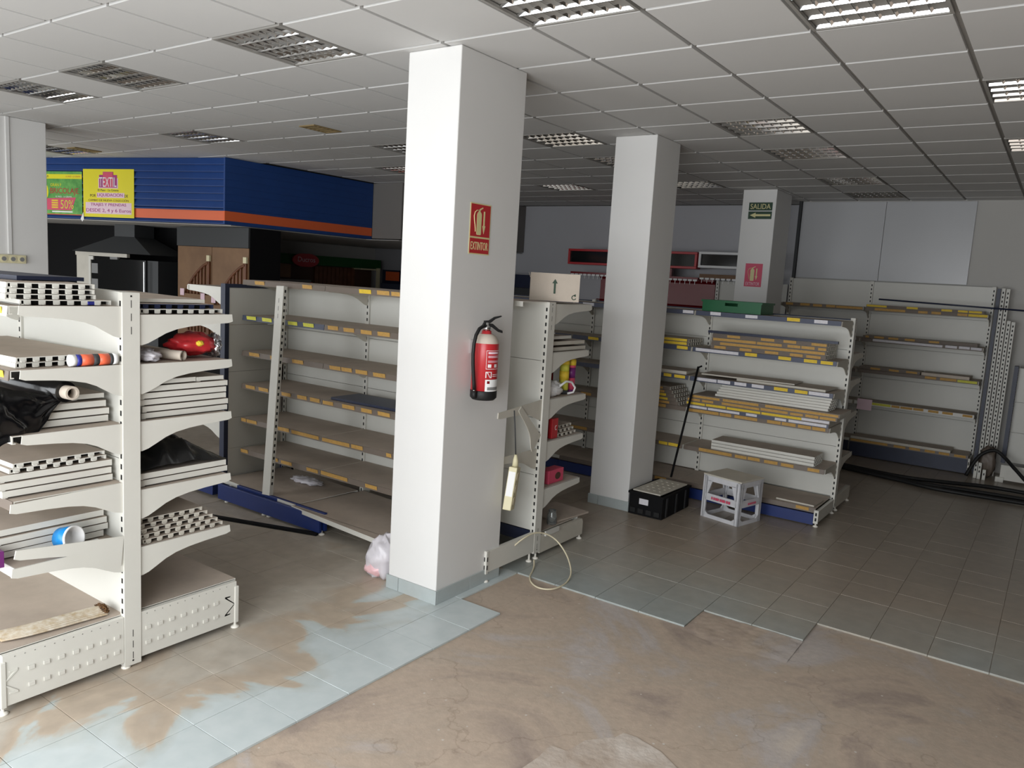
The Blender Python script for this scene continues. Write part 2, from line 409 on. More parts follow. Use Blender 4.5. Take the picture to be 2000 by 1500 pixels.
# ------------------------------------------------------------------ ceiling lights
def fixture():
    root = thing('ceiling_light', '', 'ceiling light', (0, 0, HC), 'louvred ceiling lights')
    a, e = .004, CS - .004
    f = MB()
    for q in ((a, e, a, a + .016), (a, e, e - .016, e), (a, a + .016, a + .016, e - .016), (e - .016, e, a + .016, e - .016)): f.box(*q, HC - .003, HC + .011)
    f.build('frame', 'ceil_grid', root)
    t = MB(); z = HC + .012
    t.add([(a, a, z), (e, a, z), (e, e, z), (a, e, z), (a + .02, a + .02, z + .1), (e - .02, a + .02, z + .1), (e - .02, e - .02, z + .1), (a + .02, e - .02, z + .1)],
          [(0, 1, 5, 4), (1, 2, 6, 5), (2, 3, 7, 6), (3, 0, 4, 7), (4, 5, 6, 7)])
    t.build('housing', 'mirror', root)
    n = 4; w = (e - a - .04) / n
    for k in range(n):
        y = a + .02 + w * (k + .5)
        MB().tube([(a + .03, y, HC + .078), (e - .03, y, HC + .078)], .013, 8).build('tube', 'tube', root)
    RM = MB().add([(0, -.016, .042), (0, -.002, .0), (0, .002, 0), (0, .016, .042), (.552, -.016, .042), (.552, -.002, 0), (.552, .002, 0), (.552, .016, .042)],
                  [(0, 1, 5, 4), (1, 2, 6, 5), (2, 3, 7, 6), (3, 0, 4, 7), (0, 3, 2, 1), (4, 5, 6, 7)]).mesh('louvre_rail', 'mirror')
    for k in range(n + 1):
        link('louvre_rail', RM, root, (a + .02, a + .02 + w * k, HC + .002))
    bb = MB(); st_ = []
    for k in range(9):
        y = .552 * k / 8; w2 = .03 if k % 2 == 0 else .006; st_ += [(-w2, y, .04), (-.0012, y, .004), (.0012, y, .004), (w2, y, .04)]
    bb.add(st_, [[4 * k + q, 4 * k + q + 1, 4 * k + q + 5, 4 * k + q + 4] for k in range(8) for q in range(3)])
    BM = bb.mesh('louvre_blade', 'mirror')
    for k in range(1, 8):
        link('louvre_blade', BM, root, (a + .02 + .552 * k / 8, a + .02, HC + .002))
    return root
FL = ['nearest the camera left of the front column, fully visible', 'second in the row left of the front column', 'at the far left above the wall column, third of its row',
      'cut by the top edge, straight ahead right of the front column', 'cut by the top edge at the right, brightest reflections', 'cut by the right edge, the nearer of two there',
      'right of the middle column, nearer of a close pair', 'right of the middle column, the farther of a close pair', 'between front and middle columns, the largest there',
      'cut by the right edge, the farther of two there', 'in front of the blue fascia, dark and unlit', 'at the far left over the posters on the fascia', 'half hidden behind the front column, the upper one',
      'half hidden behind the front column, the lower one', 'far back between front and middle columns, near the wall', 'half hidden behind the left side of the middle column', 'just right of the middle column near the back wall',
      'second last before the white back wall panels', 'last one, closest to the white back wall panels']
proto = fixture()
for k, (i, j) in enumerate(FIX):
    if k == 0: r = proto
    else:
        r = proto.copy(); COL.objects.link(r); WL[r] = V3((0, 0, 0))
        for ch in proto.children:
            c = ch.copy(); COL.objects.link(c); c.parent = r
    r.location = (CX0 + i * CS, CY0 + j * CS, HC); WL[r] = r.location.copy(); r['label'] = 'louvred square ceiling light ' + FL[k]
for (x, y), lb in zip([(-5.72, 4.92), (-9.95, 4.91)], ['small brown vent grille in the ceiling left of the front column', 'small brown vent grille in the ceiling above the left poster']):
    v = thing('ceiling_vent', lb, 'vent', (x, y, HC), 'ceiling vent grilles')
    f = MB()
    for q in ((-.1, .1, -.16, -.14), (-.1, .1, .14, .16), (-.1, -.085, -.14, .14), (.085, .1, -.14, .14)): f.box(x + q[0], x + q[1], y + q[2], y + q[3], HC - .01, HC - .0005)
    f.build('frame', 'beige_vent', v)
    box('backing', 'dark', v, x - .085, x + .085, y - .14, y + .14, HC - .003, HC - .0005)
    for k in range(6): box('slat', 'beige_vent', v, x - .085, x + .085, y - .125 + k * .047, y - .11 + k * .047, HC - .009, HC - .004)

# ------------------------------------------------------------------ columns
def column(label, x0, x1, y0, y1, skirt=True):
    c = thing('column', label, 'column', ((x0 + x1) / 2, (y0 + y1) / 2, 0), 'square white columns')
    box('shaft', 'paint', c, x0, x1, y0, y1, 0, HC - .001, bev=.006)
    if skirt:
        h, t = .085, .01
        for (a, bb) in ((x0 - t, x0 + .09), (x0 + .094, x1 + t)): box('skirting_tile', 'skirting', c, a, bb, y0 - t, y0 - .0005, 0, h, bev=.0015)
        n = max(2, round((y1 - y0) / .3)); s = (y1 - y0) / n
        for k in range(n): box('skirting_tile', 'skirting', c, x1 + .0005, x1 + t, y0 + k * s + .002, y0 + (k + 1) * s - .001, 0, h, bev=.0015)
        box('skirting_tile', 'skirting', c, x0 - t, x0 - .0005, y0 + .002, y1, 0, h, bev=.0015)
    return c
column('large white square column in front, carrying the fire extinguisher', -3.245, -2.857, 3.425, 4.055)
column('middle white square column between the black crate and shelving', -3.305, -2.92, 6.05, 6.52)
column('far white square column carrying the green exit signs', -3.41, -3.0, 9.57, 10.18)
c0 = column('white wall column at the left edge with a cable duct and sockets', -9.05, -8.43, 2.95, 3.79)
box('cable_duct', 'paint', c0, -8.43, -8.415, 3.42, 3.455, 1.9, HC - .002, bev=.003)
so = thing('socket_strip', 'cream triple wall socket under the cable duct on the left column', 'socket', (-8.43, 3.46, 1.83))
box('plate', 'yellowed', so, -8.4295, -8.395, 3.33, 3.57, 1.815, 1.895, bev=.004)
for k in range(3):
    y = 3.37 + k * .08
    bz = MB(); bz.tube([(-8.396, y, 1.855), (-8.389, y, 1.855)], .03, 16); bz.build('socket', 'yellowed', so)
    bz = MB(); bz.tube([(-8.39, y, 1.855), (-8.3882, y, 1.855)], .021, 16); bz.build('socket_well', 'grey_mid', so)

# ------------------------------------------------------------------ signs on columns
def sign_frame(name, label, mats, x0, x1, z0, z1, y, cat='sign'):   # facing -Y
    s = thing(name, label, cat, ((x0 + x1) / 2, y, z0)); box('plate', mats, s, x0, x1, y - .004, y - .0005, z0, z1); return s
s = sign_frame('exit_sign', 'dark green exit sign reading SALIDA high on the far column', 'sign_green', -3.325, -3.04, 2.945, 3.042, 9.57)
text('SALIDA', 'glow_cream', s, (-3.305, 9.5655, 2.963), X_, Z_, .245, .062)
s = sign_frame('exit_arrow_sign', 'dark green sign with a left arrow below the SALIDA sign', 'sign_green', -3.325, -3.04, 2.845, 2.935, 9.57)
MB().poly([(0, .03), (.07, .06), (.07, .042), (.25, .042), (.25, .018), (.07, .018), (.07, 0)], (-3.305, 9.5655, 2.86), X_, Z_, .0015).build('arrow', 'glow_cream', s)
def picto(s, O, u, v, k, mats):     # extinguisher pictogram, k = height scale
    P = lambda L: [(a * k, c * k) for a, c in L]
    MB().poly(P([(.30, .03), (.33, 0), (.52, 0), (.55, .03), (.55, .68), (.52, .74), (.47, .77), (.47, .82), (.38, .82), (.38, .77), (.33, .74), (.30, .68)]), O, u, v, .0012).build('pictogram_cylinder', mats, s)
    MB().poly(P([(.38, .82), (.47, .82), (.62, .9), (.60, .935), (.45, .87), (.62, .79), (.6, .76), (.42, .8)][:5]), O, u, v, .0012).build('pictogram_handle', mats, s)
    b = MB(); O3 = V3(O) + V3(u).cross(V3(v)) * .0012
    b.tube([O3 + V3(u) * a * k + V3(v) * c * k for a, c in [(.4, .82), (.28, .81), (.18, .74), (.14, .62), (.16, .48), (.2, .34), (.23, .2), (.24, .1)]], .016 * k, 6); b.build('pictogram_hose', mats, s)
    MB().poly(P([(.7, .05), (.78, .32), (.735, .32), (.735, .8), (.665, .8), (.665, .32), (.62, .32)]), O, u, v, .0012).build('pictogram_arrow', mats, s)
s = sign_frame('extinguisher_sign', 'faded red extinguisher sign in a clear pocket on the far column', 'pink', -3.295, -3.085, 2.03, 2.31, 9.57)
picto(s, (-3.285, 9.5655, 2.1), X_, Z_, .19, 'glow_cream'); text('EXTINTOR', 'pale_pink', s, (-3.275, 9.5655, 2.045), X_, Z_, .17, .04)
xs = -2.856   # +X face of the front column
s = thing('extinguisher_sign', 'red fire extinguisher sign reading EXTINTOR on the front column', 'sign', (xs, 3.66, 2.08))
box('border', 'glow_cream', s, xs, xs + .002, 3.568, 3.762, 2.08, 2.372)
box('plate', 'red', s, xs + .002, xs + .003, 3.574, 3.756, 2.182, 2.366); box('plate', 'red', s, xs + .002, xs + .003, 3.574, 3.756, 2.086, 2.172)
picto(s, (xs + .003, 3.578, 2.192), Y_, Z_, .172, 'glow_cream'); text('EXTINTOR', 'glow_cream', s, (xs + .003, 3.584, 2.106), Y_, Z_, .162, .046)

# ------------------------------------------------------------------ fire extinguisher
ex, ey = -2.757, 3.655
fe = thing('fire_extinguisher', 'red fire extinguisher with black hose hanging on the front column', 'extinguisher', (ex, ey, 1.235))
R = .077
MB().lathe([(0, 1.275), (R, 1.278), (R, 1.565), (.071, 1.588), (.058, 1.608), (.036, 1.622), (.028, 1.628), (.028, 1.642), (0, 1.642)], (ex, ey), 32).build('cylinder', 'red', fe)
MB().lathe([(.0765, 1.566), (.0718, 1.589), (.059, 1.61), (.037, 1.624)], (ex, ey), 32).build('dust_film', 'card', fe)
MB().lathe([(0, 1.236), (.066, 1.236), (.079, 1.25), (.0795, 1.29), (.0775, 1.293), (.0775, 1.28)], (ex, ey), 32).build('base_skirt', 'rubber', fe)
MB().lathe([(0, 1.642), (.022, 1.642), (.022, 1.668), (.014, 1.672), (.014, 1.69), (0, 1.69)], (ex, ey), 16).build('valve', 'steel', fe)
u = Vector((.5, .86, 0)).normalized(); C = Vector((ex, ey, 0))
b = MB(); b.poly([(-.03, 1.672), (.0, 1.668), (.03, 1.664), (.075, 1.636), (.1, 1.63), (.098, 1.645), (.075, 1.653), (.035, 1.683), (-.02, 1.69)], C - Vector((.86, -.5, 0)) * .009, u, Z_, .018); b.build('carry_handle', 'rubber', fe, bev=.002)
b = MB(); b.poly([(-.02, 1.686), (.02, 1.688), (.05, 1.712), (.088, 1.726), (.088, 1.733), (.045, 1.724), (.01, 1.702), (-.02, 1.7)], C - Vector((.86, -.5, 0)) * .008, u, Z_, .016); b.build('squeeze_lever', 'rubber', fe, bev=.002)
d = Vector((.05, -1, 0)).normalized()
b = MB(); b.tube([C + d * a + Z_ * z for a, z in [(.01, 1.668), (.04, 1.668), (.075, 1.655), (.105, 1.62), (.122, 1.57), (.126, 1.51), (.121, 1.45), (.112, 1.39), (.103, 1.34), (.097, 1.3)]], .0105, 10); b.build('hose', 'rubber', fe)
b = MB(); b.tube([C + d * a + Z_ * z for a, z in [(.097, 1.305), (.096, 1.29)]], .009, 10, 0); b.build('ferrule', 'steel', fe)
b = MB(); b.tube([C + d * a + Z_ * z for a, z in [(.095, 1.292), (.093, 1.25)]], [.015, .012], 10); b.build('nozzle', 'rubber', fe)
box('wall_bracket', 'steel', fe, -2.856, ex - .06, ey - .02, ey + .02, 1.5, 1.58)
def patch(a0, a1, z0, z1, mats, name, rr=R + .0008): MB().lathe([(rr, z0), (rr, z1)], (ex, ey), 14, a0=rad(a0), a1=rad(a1)).build(name, mats, fe)
for q in ((-48, 25, 1.53, 1.5325), (-48, 25, 1.423, 1.4255), (-48, -46.5, 1.425, 1.531)): patch(*q, 'white', 'label_line')
for z, a1, h in ((1.512, 15, .012), (1.498, 20, .004), (1.49, 22, .004), (1.47, 22, .003), (1.463, 22, .003)): patch(-40, a1, z, z + h, 'pale_pink', 'label_line')
for a in (-40, -8): patch(a, a + 16, 1.433, 1.452, 'white', 'label_icon')
patch(-48, 28, 1.287, 1.362, 'white', 'inspection_label'); patch(-40, -28, 1.338, 1.354, 'dark_red', 'label_seal', R + .0014)
patch(-38, 26, 1.30, 1.318, 'grey_mid', 'label_print', R + .0014)
for q in ((-48, -44, 1.372, 1.408), (-24, -20, 1.372, 1.408), (-44, -24, 1.405, 1.408), (-16, 24, 1.38, 1.383), (-16, 24, 1.39, 1.393)): patch(*q, 'white', 'label_mark')
b = MB(); b.add([(ex + (R + .0009) * cos(rad(a)), ey + (R + .0009) * sin(rad(a)), z) for a, z in [(-44, 1.408), (-40, 1.408), (-24, 1.372), (-28, 1.372)]], [(0, 1, 2, 3)]); b.build('label_mark', 'white', fe)

# ------------------------------------------------------------------ shelving kit
def upright(parent, x0, x1, y0, y1, z0, z1, body='cream', faces='-+', end=False, pitch=.05):
    b = MB(); b.box(x0, x1, y0, y1, z0, z1); xm = (x0 + x1) / 2; n = int((z1 - z0 - .06) / pitch)
    for k in range(n):
        z = z1 - .05 - k * pitch
        if '-' in faces: b.box(xm - .006, xm + .006, y0 - .0008, y0, z - .012, z + .012, 1)
        if '+' in faces: b.box(xm - .006, xm + .006, y1, y1 + .0008, z - .012, z + .012, 1)
    if end:
        ym = (y0 + y1) / 2
        for z in [z1 - .05 - k * .06 for k in range(3)] + [z0 + .05 + k * .055 for k in range(3)]: b.box(x1, x1 + .0006, ym - .0015, ym + .0015, z - .018, z + .016, 1)
        for z in (z1 - .016, z0 + .022): b.box(x1, x1 + .0006, ym - .004, ym + .004, z - .004, z + .004, 1)
    return b.build('upright', [body, 'dark'], parent)
BR = [(0, 0), (1, 0), (1.01, -.036), (.96, -.043), (.7, -.05), (.52, -.058), (.38, -.07), (.27, -.088), (.17, -.113), (.09, -.132), (.03, -.14), (0, -.14)]
def bracket(parent, x, y, sg, z, L=.47, body='cream', t=.006, axis='y', tilt=0.):
    b = MB(); u = (0, sg, 0) if axis == 'y' else (sg, 0, 0)
    O = Vector((x, y, z)) - V3(u).cross(Z_) * (t / 2)
    if tilt:
        q = Matrix.Rotation(tilt, 4, V3(u).cross(Z_)); b.M = Matrix.Translation((x, y, z)) @ q @ Matrix.Translation((-x, -y, -z))
    b.poly([(a * L, c) for a, c in BR], O, u, Z_, t)
    return b.build('bracket', body, parent, origin=(x, y, z))
def panels(parent, x0, x1, y0, y1, zs, body='panel'):
    for a, c in zip(zs[:-1], zs[1:]): box('back_panel', body, parent, x0 + .001, x1 - .001, y0, y1, min(a, c) + .0015, max(a, c) - .0015)
LBL = {}
for k in 'oygw': LBL[k] = MB().box(-.5, .5, -.5, .5, -.5, .5).mesh('price_label', 'label_' + k)
def strip_and_labels(parent, x0, x1, yf, sg, z, strip, labels, h=.041):
    if strip:
        b = MB(); b.poly([(0, 0), (.004, 0), (.009, -h), (.005, -h)], (x0, yf, z), (0, sg, 0), Z_, (x1 - x0) * sg); b.build('price_strip', strip, parent)
    for a, c, k in labels:
        a, c = max(a, x0 + .004), min(c, x1 - .004)
        if c - a < .02: continue
        h2 = h
        o = link('price_label', LBL[k], parent, ((a + c) / 2, yf + sg * .0085, z - h / 2 + random.uniform(-.002, .002)), (sg * -.14, random.uniform(-.015, .015), 0), (c - a, .0016, h * .88))
def shelf(parent, x0, x1, yb, yf, z, strip=None, labels=(), name='shelf', M=None, h=.034, top='taupe', body='cream'):
    sg = 1 if yf > yb else -1; D = abs(yf - yb); b = MB(); b.M = M
    pr = [(0, 0), (D, 0), (D, -h), (D - .014, -h), (D - .014, -h + .004), (D - .004, -h + .004), (D - .004, -.004), (.004, -.004), (.004, -.022), (0, -.022)]
    b.poly(pr, (x0, yb, z), (0, sg, 0), Z_, (x1 - x0) * sg)
    for k in range(len(b.f)):
        P = [b.v[i] for i in b.f[k]]
        if len(P) == 4 and all(abs(p.z - z) < 1e-4 for p in P) or (M and len(P) == 4 and min(p.z for p in P) > z - .0015): b.m[k] = 1
    o = b.build(name, [body, top], parent)
    strip_and_labels(o, x0, x1, yf, sg, z, strip, labels)
    return o
ORD = ['lowest', 'second', 'third', 'fourth', 'fifth', 'sixth']
def board(label, x0, x1, y0, y1, z, th=.03, ang=0., comb='', mats=('cream', 'taupe'), strip=None, labels=(), group='loose shelf boards', tilt=0.):
    """loose shelf: sheet with folded flanges; comb names the ends with slotted tabs"""
    b = MB(); cx, cy = (x0 + x1) / 2, (y0 + y1) / 2
    if ang or tilt: b.M = rotz(ang, (cx, cy, 0)) @ (Matrix.Translation((cx, cy, z)) @ Matrix.Rotation(tilt, 4, 'X') @ Matrix.Translation((-cx, -cy, -z)))
    zt = z + th
    b.box(x0, x1, y0, y1, zt - .004, zt, 0, top=1)
    b.box(x0, x1, y0, y0 + .006, z + .002, zt - .004); b.box(x0, x1, y0, y0 + .02, z, z + .004)
    b.box(x0, x1, y1 - .006, y1, z + .002, zt - .004)
    for sd, xe in (('-', x0), ('+', x1)):
        a, c = (xe, xe + .005) if sd == '-' else (xe - .005, xe)
        if sd in comb:
            n = max(3, int((y1 - y0 - .02) / .054))
            for k in range(n):
                yy = y0 + .016 + k * (y1 - y0 - .03) / n
                b.box(a, c, yy, yy + .026, z + .001, zt - .004); b.box(a, c + (.007 if sd == '+' else 0), yy + .002, yy + .018, z + .001, z + .006)
            w = (a - .03, a - .028) if sd == '+' else (c + .028, c + .03)
            b.box(w[0], w[1], y0 + .006, y1 - .006, z + .002, zt - .004, 2)
        else: b.box(a, c, y0 + .006, y1 - .006, z + .003, zt - .004)
    o = b.build('shelf_board', [mats[0], mats[1], 'dark'], None)
    tag(o, label, 'shelf board', group)
    if strip or labels: strip_and_labels(o, x0, x1, y0, -1, zt - .001, strip, labels, th - .002)
    return o
def stack(place, n, x0, x1, y0, y1, z, th=.03, gap=.002, comb='', what='cream', jit=.012, mats=('cream', 'taupe'), grp=None, ang=.01, shift=0.):
    for k in range(n):
        jx, jy = random.uniform(-jit, 0), random.uniform(-jit, jit)
        board('%s shelf board, %s from bottom %s' % (what, ORD[k], place), x0 + jx, x1 + jx, y0 + jy + shift * k, y1 + jy - (shift * k if shift > 0 else 0), z + k * (th + gap), th, random.uniform(-ang, ang), comb, mats, group=grp or 'boards piled ' + place)
    return z + n * (th + gap)
def foot(parent, x, y, z=.0, h=.035, r=.022):
    b = MB(); b.lathe([(0, z), (r, z), (r, z + .006), (r * .6, z + .012), (.007, z + .014), (.007, z + h), (0, z + h)], (x, y), 12); b.build('foot', 'foot', parent)
def blob(c, r, amp=.2, fr=3., seed=0, nu=28, nv=16, zmin=None, ex=1.):
    b = MB(); vs = []; C = V3(c); f_ = lambda t: math.copysign(abs(t) ** ex, t)
    for j in range(nv + 1):
        th = pi * j / nv
        for i in range(nu):
            a = 2 * pi * i / nu; d = Vector((sin(th) * f_(cos(a)), sin(th) * f_(sin(a)), cos(th)))
            k = 1 + amp * noise.noise(d * fr + Vector((seed, seed * 2, 0))) + amp * .5 * noise.noise(d * fr * 2.7 + Vector((0, seed, 7)))
            p = C + Vector((d.x * r[0], d.y * r[1], d.z * r[2])) * k
            if zmin is not None: p.z = max(p.z, zmin)
            vs.append(p)
    b.add(vs, [[j * nu + i, j * nu + (i + 1) % nu, (j + 1) * nu + (i + 1) % nu, (j + 1) * nu + i] for j in range(nv) for i in range(nu)], 0, True); return b

# ------------------------------------------------------------------ G1: cream double gondola at the left
g1 = thing('gondola_shelving', 'cream double-sided shelving at the left with its end frame towards us', 'shelving', (-3.46, 1.895, 0), 'gondola shelving runs')
XE = -3.44
for x, e in ((XE, True), (XE - 1.0, False), (XE - 2.0, False)): upright(g1, x - .04, x, 1.855, 1.935, .012, 1.788, end=e)
Z1 = [1.79, 1.42, 1.02, .62, .26, .05]
for x in (XE, XE - 1.0):
    panels(g1, x - 1.0, x - .04, 1.866, 1.878, Z1); panels(g1, x - 1.0, x - .04, 1.912, 1.924, Z1)
LZ = [1.725, 1.462, 1.19, .914, .626]; RZ = [1.688, 1.46, 1.19, .863, .583]
LT = [.0, .0, .0, -.02, 0]
for k in range(5):
    for x in (XE - .012, XE - 1.02):
        bracket(g1, x, 1.855, -1, LZ[k], .42 if k < 3 else .47, tilt=LT[k] if x > -4 else 0); bracket(g1, x, 1.935, 1, RZ[k], .49)
    fs = ['strip_white', 'strip_brown', None, 'strip_brown', 'strip_white'][k]
    shelf(g1, XE - 1.0, XE - .02, 1.862, 1.40, LZ[k] - .001, fs, [(XE - .35, XE - .06, 'y')] if k in (0, 1) else ())
    shelf(g1, XE - 1.0, XE - .02, 1.928, 2.41, RZ[k] - .001)
    shelf(g1, XE - 2.0, XE - 1.03, 1.862, 1.40, LZ[k] - .001); shelf(g1, XE - 2.0, XE - 1.03, 1.928, 2.41, RZ[k] - .001)
# second, slipped bracket on the lowest left level
bracket(g1, XE - .004, 1.855, -1, LZ[4] + .035, .46, tilt=.1)
def base_leg(y0, y1, inner):
    b = MB(); b.box(XE - .03, XE - .004, y0, y1, .035, .262)
    sg = 1 if inner == y0 else -1
    for k in range(7):
        y = inner + sg * (.035 + .062 * k)
        if abs(y - inner) > .43: break
        for z in (.1, .175): b.box(XE - .004, XE + .002, y - .013, y + .013, z - .009, z + .009)
    ye = inner + sg * .47
    for q in (1, -1): b.poly([(0, 0), (.055, .045 * q), (.055, .055 * q), (.02, .052 * q), (.02, .044 * q), (.04, .044 * q), (-.01, 0)], (XE - .004, ye + sg * .045, .138), (0, -sg, 0), Z_, .004)
    for k in range(12): b.box(XE - .004, XE - .0034, inner + sg * (.03 + k * .04) - .003, inner + sg * (.03 + k * .04) + .003, .244, .249, 1)
    b.build('base_leg', ['cream', 'dark'], g1, bev=.0012)
    yo = y1 if inner == y0 else y0
    box('base_post', 'cream', g1, XE - .035, XE + .002, yo - .012, yo + .012, .03, .235, bev=.004)
    box('kick_plate', 'cream', g1, XE - 2.0, XE - .036, yo - .006, yo + .006, .03, .225)
    foot(g1, XE - .015, yo)
base_leg(1.335, 1.853, 1.853); base_leg(1.937, 2.468, 1.937); foot(g1, XE - .02, 1.87); foot(g1, XE - 1.0, 1.35); foot(g1, XE - 1.0, 2.46)
shelf(g1, XE - 2.0, XE - .032, 1.866, 1.33, .268, name='base_shelf'); shelf(g1, XE - 2.0, XE - .032, 1.926, 2.48, .268, name='base_shelf')

# goods and loose boards on G1, side towards the shop front
P = 'of the pile on the top shelf at the far left'
board('cream slotted shelf board lying alone under the top left pile', XE - .98, XE - .05, 1.455, 1.83, 1.7265, .022, .0, '+-')
board('cream slotted shelf board, lowest of three on the top left shelf', XE - .99, XE - .06, 1.40, 1.765, 1.7495, .022, .008, '+-')
board('cream slotted shelf board, middle of three on the top left shelf', XE - .99, XE - .06, 1.41, 1.765, 1.7725, .022, -.006, '+-')
board('cream slotted shelf board, top of three on the top left shelf', XE - .99, XE - .06, 1.405, 1.76, 1.7955, .022, .01, '+-')
board('navy blue shelf board on top of the slotted boards at the far left', XE - .98, XE - .28, 1.50, 1.80, 1.819, .02, .1, '', ('navy', 'navy'))
b = MB(); b.M = rotz(.25, (XE - .06, 1.74, 0)); b.box(XE - .075, XE - .05, 1.725, 1.765, 1.7275, 1.743); tag(b.build('blue_clip', 'blue_print', bev=.003), 'small bright blue plastic clip between boards on the top left shelf', 'clip')
tx = board('cream slotted shelf board lying askew on the second left shelf', XE - .98, XE - .085, 1.42, 1.82, 1.4625, .022, .05, '+-')
tx = board('taupe topped slotted shelf board, upper of two askew on the second left shelf', XE - .98, XE - .085, 1.415, 1.815, 1.4855, .022, .065, '+-')
st = thing('sealant_cartridge', 'orange and white sealant cartridge lying on the second left shelf', 'cartridge', (XE - .05, 1.75, 1.463), None)
zc, rc, xc = 1.4885, .0255, XE - .035
def seg(y0, y1, r, mats, nm): b = MB(); b.M = rotz(-.05, (xc, 1.76, 0)); b.tube([(xc, y0, zc), (xc, y1, zc)], r, 20); b.build(nm, mats, st)
seg(1.64, 1.665, .0258, 'white', 'cap'); seg(1.6655, 1.685, rc, 'blue_print', 'blue_band'); seg(1.6855, 1.735, rc, 'orange_tube', 'tube_body'); seg(1.7355, 1.76, rc, 'charcoal', 'dark_band')
seg(1.7605, 1.805, rc, 'orange_tube', 'tube_body'); seg(1.8055, 1.82, rc, 'charcoal', 'dark_band'); seg(1.8205, 1.84, .0258, 'white', 'end_cap')
# roll of black film on level three
rl = thing('film_roll', 'roll of black plastic film on a cardboard core, third left shelf', 'plastic roll', (XE - .4, 1.66, 1.33))
b = MB(); b.tube([(XE - .95, 1.56, 1.352), (XE - .05, 1.63, 1.352)], .046, 20); b.build('black_film', 'black_gloss', rl)
b = MB()
d = Vector((.9, .07, 0)).normalized(); e0 = Vector((XE - .05, 1.63, 1.352)); a1 = d.cross(Z_).normalized()
n = 20
for (r0, r1, o0, o1) in ((.030, .030, -.02, .05), (.030, .021, .05, .05), (.021, .021, .05, -.02)):
    b.add([e0 + d * (o0 if q == 0 else o1) + (a1 * cos(2 * pi * k / n) + Z_ * sin(2 * pi * k / n)) * (r0 if q == 0 else r1) for q in (0, 1) for k in range(n)], [[k, (k + 1) % n, n + (k + 1) % n, n + k] for k in range(n)], 0, True)
b.build('cardboard_core', 'card', rl)
b = MB(); b.tube([e0 + d * -.01, e0 + d * .0], .0205, 16); b.build('core_hollow', 'brown', rl)
def drape(u, v):       # hangs from the roll over the ends of the boards
    y = 1.345 + .30 * u; zt_ = 1.40 - .085 * u; zb = 1.145 + .02 * sin(u * 9) + max(0, u - .32) * .245
    w = v ** .8; q = noise.noise(Vector((u * 5, v * 4, 3))) * .022 + noise.noise(Vector((u * 13, v * 9, 8))) * .007
    return (XE - .075 + .055 * w * (1 - u) + .012 * sin(w * pi) + q * .7, y + q * .5, zt_ + (zb - zt_) * v + q * .25)
tag(noise_grid(drape, 30, 24).build('film_sheet', 'black_gloss'), 'loose crumpled black plastic sheet hanging from the film roll', 'plastic sheet')
stack('in the pile behind the film roll', 3, XE - .95, XE - .09, 1.44, 1.83, 1.193, .03, .004)
board('cream shelf board lying at the back under the film roll', XE - .95, XE - .12, 1.69, 1.83, 1.298, .024, .0)
stack('in the pile on the fourth left shelf', 3, XE - .95, XE - .07, 1.385, 1.845, .918, .03, .003, shift=-.006)
board('slotted shelf board, lower of two on the fourth left shelf pile', XE - .96, XE - .08, 1.40, 1.81, 1.019, .02, .02, '+-')
board('slotted shelf board, upper of two on the fourth left shelf pile', XE - .96, XE - .08, 1.41, 1.80, 1.04, .02, .03, '+-')
stack('in the pile behind the blue tub', 4, XE - .99, XE - .14, 1.38, 1.845, .63, .03, .003, shift=-.004)
tb = thing('paint_tub', 'small bright blue tub smeared with white paint on the fifth shelf', 'tub', (XE - .02, 1.66, .63))
b = MB(); b.M = Matrix.Translation((XE - .07, 1.635, .688)) @ Matrix.Rotation(rad(-62), 4, 'X') @ Matrix.Rotation(rad(70), 4, 'Y') @ Matrix.Scale(1.25, 4); b.lathe([(0, -.03), (.038, -.03), (.044, .03), (.041, .03), (.036, -.024), (0, -.024)], (0, 0), 24); b.build('tub', 'sky_blue', tb)
b = MB(); b.M = Matrix.Translation((XE - .07, 1.635, .688)) @ Matrix.Rotation(rad(-62), 4, 'X') @ Matrix.Rotation(rad(70), 4, 'Y') @ Matrix.Scale(1.25, 4); b.lathe([(.0445, .026), (.0455, .034), (.040, .034), (.034, -.018), (0, -.02)], (0, 0), 24); b.build('dried_paint', 'white', tb)
b = MB(); b.box(XE - .08, XE - .035, 1.715, 1.78, .63, .645); b.build('lid', 'sky_blue', tb, bev=.004)
box('lid_paint', 'white', tb, XE - .075, XE - .04, 1.72, 1.77, .6455, .652)
tag(box('carton', 'purple', None, XE - .3, XE - .05, 1.335, 1.372, .63, .70, bev=.002), 'small purple and white carton at the left edge, fifth shelf', 'carton')
# bundle of aged strips on the base shelf
bd = thing('strip_bundle', 'bundle of stained cream strips with a burnt end on the left base shelf', 'bundle', (XE - .3, 1.6, .27))
for k in range(12):
    b = MB(); x = XE - .185 + .010 * k; zz = .272 + .02 * sin(pi * (k + .5) / 12)
    b.tube(smooth_([(x - .05, 1.345 + .003 * k, .277), (x - .015, 1.47, (zz + .28) / 2 + .004), (x, 1.6, zz + .006), (x + .005, 1.72, zz + .004), (x + .012, 1.80 + .004 * (k % 3), zz + .003)]), .0052, 6)
    b.build('strip', 'aged_paper', bd)
blob((XE - .11, 1.806, .29), (.05, .016, .018), .5, 9, 3, zmin=.271).build('burnt_end', 'rust', bd)

